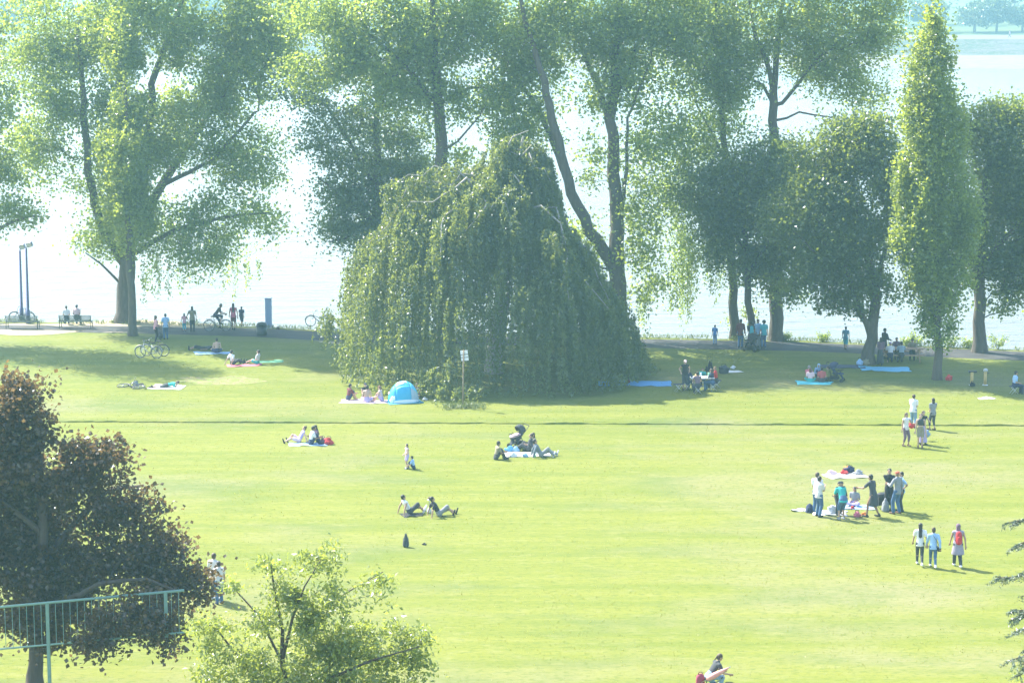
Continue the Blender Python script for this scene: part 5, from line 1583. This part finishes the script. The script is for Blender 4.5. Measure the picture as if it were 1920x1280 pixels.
blanket(1660, 692, 2.9, 1.5, -2, (.14, .42, .62), 'light blue tarpaulin spread before the picnic table', 'tarpaulin', seed=10, wr=.05)
blanket(1578, 687, 2.6, 1.2, -3, 'navy', 'dark blanket lying behind the seated circle', seed=11)
blanket(1527, 718, 2.0, 1.1, 0, 'turquoise', 'turquoise mat under the seated circle', 'mat', seed=12)
blanket(1585, 892, 1.9, .9, 6, 'offwhite', 'white picnic cloth heaped with things behind the barbecue group', seed=13)
blanket(1556, 962, 1.5, .9, -6, 'white', 'white cloth at the feet of the barbecue group', seed=14)
blanket(1506, 957, .8, .4, 15, 'white', 'crumpled white cloth left of the barbecue group', 'cloth', seed=15, wr=.1)
blanket(1850, 747, .8, .4, 15, 'white', 'small white cloth in the poplar shadow', 'cloth', seed=16, wr=.1)
blanket(1605, 951, 1.5, .9, 0, 'sky', 'pale mat under the cross-legged person at the barbecue', 'mat', seed=17)
blanket(1372, 697, 1.1, .6, 12, 'white', 'white towel spread behind the small folding table', 'towel', seed=18, wr=.08)

def bag(px, py, w, h, d, col, label, name='bag', rot=0, cat='bag', dx=0, dy=0, straps=True, dz=0.0, tall=1.0):
    b = G(px, py); b.x += dx; b.y += dy; b.z += dz
    t = empty(name, b, math.radians(rot), label, cat)
    mb = MB()
    rb = random.Random(label)
    if name == 'rucksack':
        mb.capsule((0, 0, h * .20), (0, .02, h * .55), w * .42, w * .34, d / w, UPX, 12)
        mb.capsule((0, .01, h * .5), (0, .03, h * .86), w * .32, w * .14, d / w, UPX, 12)
        mb.capsule((-.02, -d * .30, h * .18), (-.02, -d * .26, h * .42), w * .28, w * .25, .5, UPX, 10)
        straps = False
    else:
        mb.capsule((-w * .22, 0, h * .30), (w * .22, 0, h * .28), min(h * .27, w * .3), min(h * .25, w * .28), min(1.2, d / max(h * .5, .05)), Vector((0, 1, 0)), 10)
        mb.capsule((0, 0, h * .20), (w * rb.uniform(-.1, .1), 0, h * .62), w * .36, w * .24, d / w, UPX, 12)
    for _ in range(0 if name == 'rucksack' else 7):
        q = rb.uniform(.10, .22)
        mb.ell((rb.uniform(-.36, .36) * w, rb.uniform(-.36, .36) * d, h * rb.uniform(.16, .66)), (q * w * rb.uniform(.8, 1.5), q * d * 1.4, h * rb.uniform(.10, .24)), 8, 5, Matrix.Rotation(rb.uniform(-.6, .6), 3, 'Y'))
    o = mb.build('pouch', cloth(col), t)
    fuse(o, .018, .2)
    o.location.z = -.012
    if straps:
        mb = MB(); mb.tube([(-w * .22, 0, h * .75), (-w * .16, 0, h * 1.02), (w * .12, 0, h * 1.04), (w * .2, .02, h * .75)], .012, 5); mb.build('handle', cloth('black'), t, True)
    return t
bag(617, 833, .55, .40, .35, 'red', 'red and pink bag beside the three people on the open lawn')
bag(606, 831, .35, .38, .3, 'mauve', 'dark bag tucked behind the red one on the open lawn')
bag(761, 1025, .34, .62, .26, 'charcoal', 'dark rucksack standing alone on the open lawn', 'rucksack')
bag(796, 1021, .24, .09, .16, 'black', 'small dark pouch lying near the lone rucksack', 'pouch_bag', straps=False)
bag(955, 846, .55, .30, .35, (.12, .36, .62), 'bright blue bag in front of the pushchair')
bag(968, 846, .50, .26, .35, (.30, .50, .70), 'pale blue bag in front of the pushchair')
bag(962, 856, .55, .20, .4, 'white', 'white carrier bag on the cream blanket', straps=False)
bag(985, 856, .4, .22, .3, 'sky', 'pale carrier bag beside the lounging person in charcoal', straps=False)
bag(1660, 958, .45, .62, .36, 'grey', 'grey rucksack at the feet of the red-capped person', 'rucksack')
bag(1518, 960, .48, .40, .34, 'navy', 'dark rucksack lying left of the barbecue group', 'rucksack')
bag(1562, 962, .55, .42, .4, 'white', 'white carrier bag between the pale shirt and the teal shirt', straps=False)
bag(1607, 968, .4, .28, .3, 'rose', 'pink and red bag on the grass inside the barbecue group')
bag(1620, 966, .3, .18, .25, 'orange', 'small orange bag next to the pink one in the barbecue group', straps=False)
bag(1598, 954, .3, .15, .2, 'red', 'little red box of food before the cross-legged person', 'food_box', cat='box', straps=False)
bag(1594, 886, .6, .34, .4, 'navy', 'navy bag on the white picnic cloth behind the barbecue')
bag(1583, 889, .4, .26, .3, 'red', 'red bag on the white picnic cloth behind the barbecue')
bag(1590, 884, .4, .34, .3, 'orange', 'orange bag topmost on the white picnic cloth')
bag(1610, 889, .6, .2, .4, 'grey', 'grey folded jacket on the white picnic cloth', 'jacket', cat='jacket', straps=False)
bag(1560, 890, .7, .16, .4, 'palepink', 'pale pink bundle on the white picnic cloth', 'bundle', cat='bundle', straps=False)
bag(1709, 811, .34, .30, .2, 'red', 'red carrier bag held within the chatting group', dz=.28)
bag(1738, 826, .36, .42, .2, 'palejeans', 'blue cloth bag carried by the bandeau wearer', dz=.22)
bag(1779, 713, .42, .42, .4, 'red', 'red ball-shaped bag lying under the pointed poplar', straps=False)
bag(1148, 722, .75, .36, .5, 'palejeans', 'pale blue crumpled bag on the bright blue tarpaulin', straps=False)
bag(1165, 722, .5, .26, .3, 'sky', 'small pale bag on the bright blue tarpaulin', straps=False)
bag(1177, 719, .36, .34, .3, 'maroon', 'maroon bag on the bright blue tarpaulin')
bag(1612, 684, .42, .45, .3, 'sky', 'white and blue bag beside the dark blanket')
bag(1624, 684, .42, .48, .3, 'khaki', 'striped khaki bag beside the dark blanket')
bag(1357, 700, .7, .55, .5, 'charcoal', 'dark bulky bag behind the small folding table')
bag(1330, 702, .5, 1.0, .4, 'black', 'tall black sack standing behind the folding table', 'sack')
bag(1374, 691, .34, .22, .3, 'white', 'white box bag near the white towel', straps=False)
bag(255, 722, .5, .26, .3, 'grey', 'grey bag beside the bicycle lying on the lawn')
bag(797, 750, .4, .16, .3, 'offwhite', 'white thing lying in the shade behind the tent', 'parcel', cat='parcel', straps=False)
bag(301, 636, .36, .62, .3, 'charcoal', 'dark bag standing between the two people behind the bicycles')
bag(1823, 724, .34, .30, .28, 'black', 'black bag at the foot of the first fitness post')
bag(521, 617, .34, .18, .3, 'brown', 'brown bag lying by the river edge near the stele', straps=False)

# water pipe
b = G(805, 962)
t = empty('water_pipe', b, 0, 'tall slim water pipe between the white vest and the black shirt', 'water pipe')
mb = MB(); mb.lathe([(.05, 0), (.10, .02), (.11, .10), (.07, .20), (.03, .26)], 14); mb.build('vase', plain((.55, .62, .66), .1, 0), t, True)
mb = MB(); mb.lathe([(.018, .25), (.024, .34), (.014, .40), (.026, .46), (.014, .52), (.02, .58)], 10); mb.build('stem', M_CHROME, t, True)
mb = MB(); mb.lathe([(.02, .58), (.095, .60), (.095, .612), (.03, .62)], 14); mb.build('tray', M_CHROME, t, True)
mb = MB(); mb.lathe([(.02, .62), (.05, .68), (.055, .72), (.04, .73)], 12); mb.build('bowl', plain((.10, .05, .03), .6), t, True)
mb = MB(); mb.tube([(.02, 0, .30), (.14, -.03, .40), (.24, -.05, .28), (.30, -.05, .12), (.42, -.02, .18)], .012, 6); mb.build('hose', cloth('black'), t, True)

# bottles
def bottle(p, col, label, h=.32):
    t = empty('bottle', p, 0, label, 'bottle')
    mb = MB(); mb.lathe([(.035, 0), (.042, .01), (.042, h * .6), (.018, h * .78), (.016, h * .95)], 12); mb.build('glass', plain(col, .15), t, True)
    mb = MB(); mb.lathe([(.018, h * .95), (.018, h)], 10); mb.build('cap', plain((.6, .6, .6), .4), t, True)
bottle(G(1676, 963), (.04, .40, .16), 'large green bottle standing at the feet of the red-capped person', .42)
bottle(G(1003, 857), (.10, .42, .22), 'green bottle beside the grey-blue jacket')

# ---------------------------------------------------------------- pushchairs
def pushchair(px, py, rot, seatc, hoodc, label, blanketc=None):
    b = G(px, py)
    t = empty('pushchair', b, math.radians(rot), label, 'pushchair', 'pushchairs')
    for x in (-.26, .26):
        for y, r in ((.34, .085), (-.36, .125)):
            mb = MB(); mb.tube([(x, y + r * math.cos(a), r + .012 + r * math.sin(a)) for a in np.linspace(0, 2 * math.pi, 17)[:-1]], .022, 6, closed=True)
            mb.tube([(x - .02, y, r + .012), (x + .02, y, r + .012)], r * .6, 10)
            mb.build('wheel', M_RUB, t, True)
        mb = MB(); mb.tube([(x, .34, .10), (x, .0, .50), (x, -.50, 1.02)], .014, 6); mb.tube([(x, -.36, .14), (x, .0, .52), (x, .12, .72)], .014, 6)
        mb.build('frame', M_DARKMETAL, t, True)
    mb = MB(); mb.tube([(-.26, -.50, 1.02), (-.2, -.56, 1.06), (.2, -.56, 1.06), (.26, -.50, 1.02)], .018, 8); mb.build('handle', M_RUB, t, True)
    mb = MB(); mb.capsule((0, -.26, .78), (0, -.05, .46), .20, .20, .35, UPX, 10); mb.capsule((0, -.05, .46), (0, .24, .46), .20, .19, .3, UPX, 10); mb.capsule((0, .26, .44), (0, .34, .26), .17, .15, .25, UPX, 10)
    mb.build('seat', cloth(seatc), t, True)
    mb = MB(); mb.box((0, -.10, .22), (.42, .46, .16)); mb.build('basket', cloth('black'), t)
    # hood: a quarter shell
    vs, fs = [], []
    n, m = 10, 8
    for i in range(n + 1):
        for j in range(m + 1):
            th, ph = math.pi * i / n, math.radians(-25 + 125 * j / m)
            vs.append((-.25 * math.cos(th), -.12 - .36 * math.sin(th) * math.cos(ph + .5), .70 + .38 * math.sin(th) * math.sin(ph + .5) * 1.0 + .05))
    for i in range(n):
        for j in range(m):
            a = i * (m + 1) + j
            fs.append((a, a + m + 1, a + m + 2, a + 1))
    me = bpy.data.meshes.new('hood'); me.from_pydata(vs, [], fs); me.polygons.foreach_set('use_smooth', [True] * len(fs))
    o = link('hood', me, cloth(hoodc), t); s = o.modifiers.new('cloth', 'SOLIDIFY'); s.thickness = .01
    if blanketc:
        mb = MB(); mb.capsule((0, .02, .62), (0, .26, .58), .20, .18, .45, UPX, 10); mb.build('cover', cloth(blanketc), t, True)
    mb = MB(); mb.tube([(-.26, .0, .62), (-.24, .34, .66), (.24, .34, .66), (.26, .0, .62)], .015, 6); mb.build('bumper_bar', M_RUB, t, True)
pushchair(970, 838, 125, 'charcoal', 'charcoal', 'dark pushchair with a pink cover standing on the open lawn', 'palepink')
pushchair(1568, 715, -110, 'navy', 'navy', 'dark pushchair beside the seated circle', None)
pushchair(1408, 658, 60, 'black', 'charcoal', 'black pushchair among the people at the thin leaning maple', None)

# ---------------------------------------------------------------- tables, stools, grill, posts
M_WOOD = plain((.30, .20, .12), .8, 0, .2, 5, 'weathered_wood')
M_ALU = plain((.55, .56, .57), .4, .6, name='aluminium')
b = G(1316, 731)
t = empty('folding_table', b, math.radians(4), 'small white folding table set with food', 'table')
mb = MB(); mb.box((0, 0, .71), (1.3, .72, .03)); mb.build('tabletop', plain((.70, .70, .68), .5), t)
for sx in (-.5, .5):
    for s_ in (-1, 1):
        mb = MB(); mb.tube([(sx, -.30 * s_, .0), (sx, .30 * s_, .695)], .014, 6); mb.build('leg', M_ALU, t, True)
for i, (x, y, r, h_, c, lb) in enumerate(((-.3, .1, .10, .12, (.6, .35, .10), 'orange food bowl on the folding table'), (.15, -.1, .14, .05, (.75, .75, .74), 'white plate on the folding table'), (.4, .12, .08, .22, (.2, .5, .3), 'green jug on the folding table'), (-.05, .2, .05, .2, (.6, .65, .7), 'pale cup on the folding table'))):
    q = empty('tableware', b + Vector((x, y, .727)), 0, lb, 'tableware')
    mb = MB(); mb.lathe([(r * .6, 0), (r * .9, h_ * .3), (r, h_)], 12); mb.build('bowl', plain(c, .4), q, True)
    mb = MB(); mb.lathe([(r * .9, h_ * .92), (r * 1.03, h_), (r * 1.03, h_ + .01)], 12); mb.build('rim', plain(c, .3), q, True)
def stool(px, py, label, dx=0, dy=0, h=.42):
    b = G(px, py); b.x += dx; b.y += dy
    t = empty('folding_stool', b, .2, label, 'stool', 'folding stools')
    mb = MB(); mb.capsule((-.14, 0, h), (.14, 0, h), .17, .17, .14, Vector((0, 1, 0)), 10); mb.build('seat', cloth('navy'), t, True)
    for s_ in (-1, 1):
        for y in (-.15, .15):
            mb = MB(); mb.tube([(-.19 * s_, y, 0), (.17 * s_, y, h)], .011, 6); mb.build('leg', M_ALU, t, True)
stool(1288, 731, 'folding stool under the person in navy at the folding table')
stool(1308, 738, 'folding stool under the person in mauve at the folding table')
stool(1317, 722, 'folding stool under the child in teal', h=.36)
stool(1336, 732, 'folding stool under the person in dark blue at the folding table')
stool(1343, 727, 'folding stool under the person in the red shirt')
stool(1901, 738, 'folding stool under the pale blue shirt at the edge')
stool(1272, 734, 'empty pale folding stool at the near end of the folding table')
b = G(1690, 676)
t = empty('picnic_table', b, math.radians(-3), 'long wooden picnic table with fixed benches under the broad dark maple', 'table')
for i in range(5):
    mb = MB(); mb.box((0, -.30 + i * .15, .75), (2.6, .14, .045)); mb.build('plank', M_WOOD, t)
for y in (-.78, .78):
    for i in range(2):
        mb = MB(); mb.box((0, y - .075 + i * .15, .45), (2.6, .14, .045)); mb.build('bench_plank', M_WOOD, t)
for x in (-.95, .95):
    mb = MB(); mb.box((x, 0, .40), (.09, 1.7, .07)); mb.build('beam', M_WOOD, t)
    for s_ in (-1, 1):
        mb = MB(); mb.tube([(x + .06, s_ * .68, 0), (x + .06, s_ * .26, .72)], .05, 4); mb.build('leg', M_WOOD, t)
b = G(1656, 953)
t = empty('barbecue_grill', b, .2, 'black box-shaped barbecue grill on legs beside the dark dress', 'grill')
mb = MB(); mb.box((0, 0, .36), (.56, .40, .34)); mb.build('fire_box', plain((.02, .02, .022), .5, .4), t)
mb = MB(); mb.hem([(0, 0, .535), (0, 0, .56), (0, 0, .68), (0, 0, .70)], [.30, .31, .28, .24], .72, 16); mb.build('lid', plain((.03, .03, .035), .4, .3), t)
for k_ in range(3):
    a = k_ * 2.1
    mb = MB(); mb.tube([(.16 * math.cos(a), .12 * math.sin(a), .22), (.26 * math.cos(a), .30 * math.sin(a), 0)], .013, 6); mb.build('leg', M_DARKMETAL, t, True)
M_YEL = plain((.50, .36, .14), .7, 0, .15, 6, 'yellow_wood')
for px, py, lb, kind in ((1822, 722, 'first of two yellow fitness posts, flat dark top', 0), (1847, 722, 'second of two yellow fitness posts, grey knob on top', 1)):
    b = G(px, py)
    t = empty('fitness_post', b, 0, lb, 'post', 'yellow posts under the trees')
    mb = MB(); mb.tube([(0, 0, 0), (0, 0, .76)], .085, 12); mb.build('post', M_YEL, t, True)
    mb = MB()
    if kind == 0: mb.box((.02, 0, .79), (.46, .20, .06))
    else: mb.lathe([(.05, .76), (.12, .80), (.13, .88), (.06, .95)], 12)
    mb.build('head', M_DARKMETAL if kind == 0 else M_ALU, t)
    mb = MB(); mb.tube([(-.02, 0, .66), (.22, -.02, .70)] if kind else [(-.2, 0, .72), (.26, 0, .72)], .02, 6); mb.build('handle', M_DARKMETAL, t, True)
    mb = MB(); mb.lathe([(.16, 0), (.16, .03), (.10, .05)], 12); mb.build('foot', M_ALU, t, True)

# posts and low wall on the far shore
for i, px in enumerate((1696, 1916, 1600)):
    b = Vector(((px - 960) / F_PX * 636, 633, 2.55))
    t = empty('mast', b, 0, ['slim pale lamp mast on the far shore beside the pointed poplar', 'slim pale lamp mast on the far shore at the edge', 'slim lamp mast on the far shore behind the pale poplar'][i], 'lamp post', 'masts on the far shore')
    mb = MB(); mb.tube([(0, 0, -.2), (0, 0, 6.2)], [.10, .06], 8); mb.build('pole', M_ALU, t, True)
    mb = MB(); mb.tube([(0, 0, 6.1), (.3, 0, 6.3), (.9, 0, 6.35)], .06, 6); mb.build('arm', M_ALU, t, True)
fuse_all()
# ---------------------------------------------------------------- thin haze volume added in place of the veiling glare in the window glass
def glare_veil():
    mb = MB()
    mb.box((0, 690, 13), (980, 1500, 44))
    m, nt, out = new_mat('glare_veil_volume')
    v = nt.nodes.new('ShaderNodeVolumePrincipled')
    v.inputs['Color'].default_value = (0.46, 0.86, 0.99, 1)
    v.inputs['Density'].default_value = VEIL_DENSITY
    v.inputs['Anisotropy'].default_value = 0.35
    nt.links.new(v.outputs[0], out.inputs['Volume'])
    o = mb.build('glare_veil', m)
    tag(o, kind='stuff')
VEIL_DENSITY = 0.00045
glare_veil()
#print('objects', len(bpy.data.objects), 'faces', sum(len(o.data.polygons) for o in bpy.data.objects if o.type == 'MESH'))
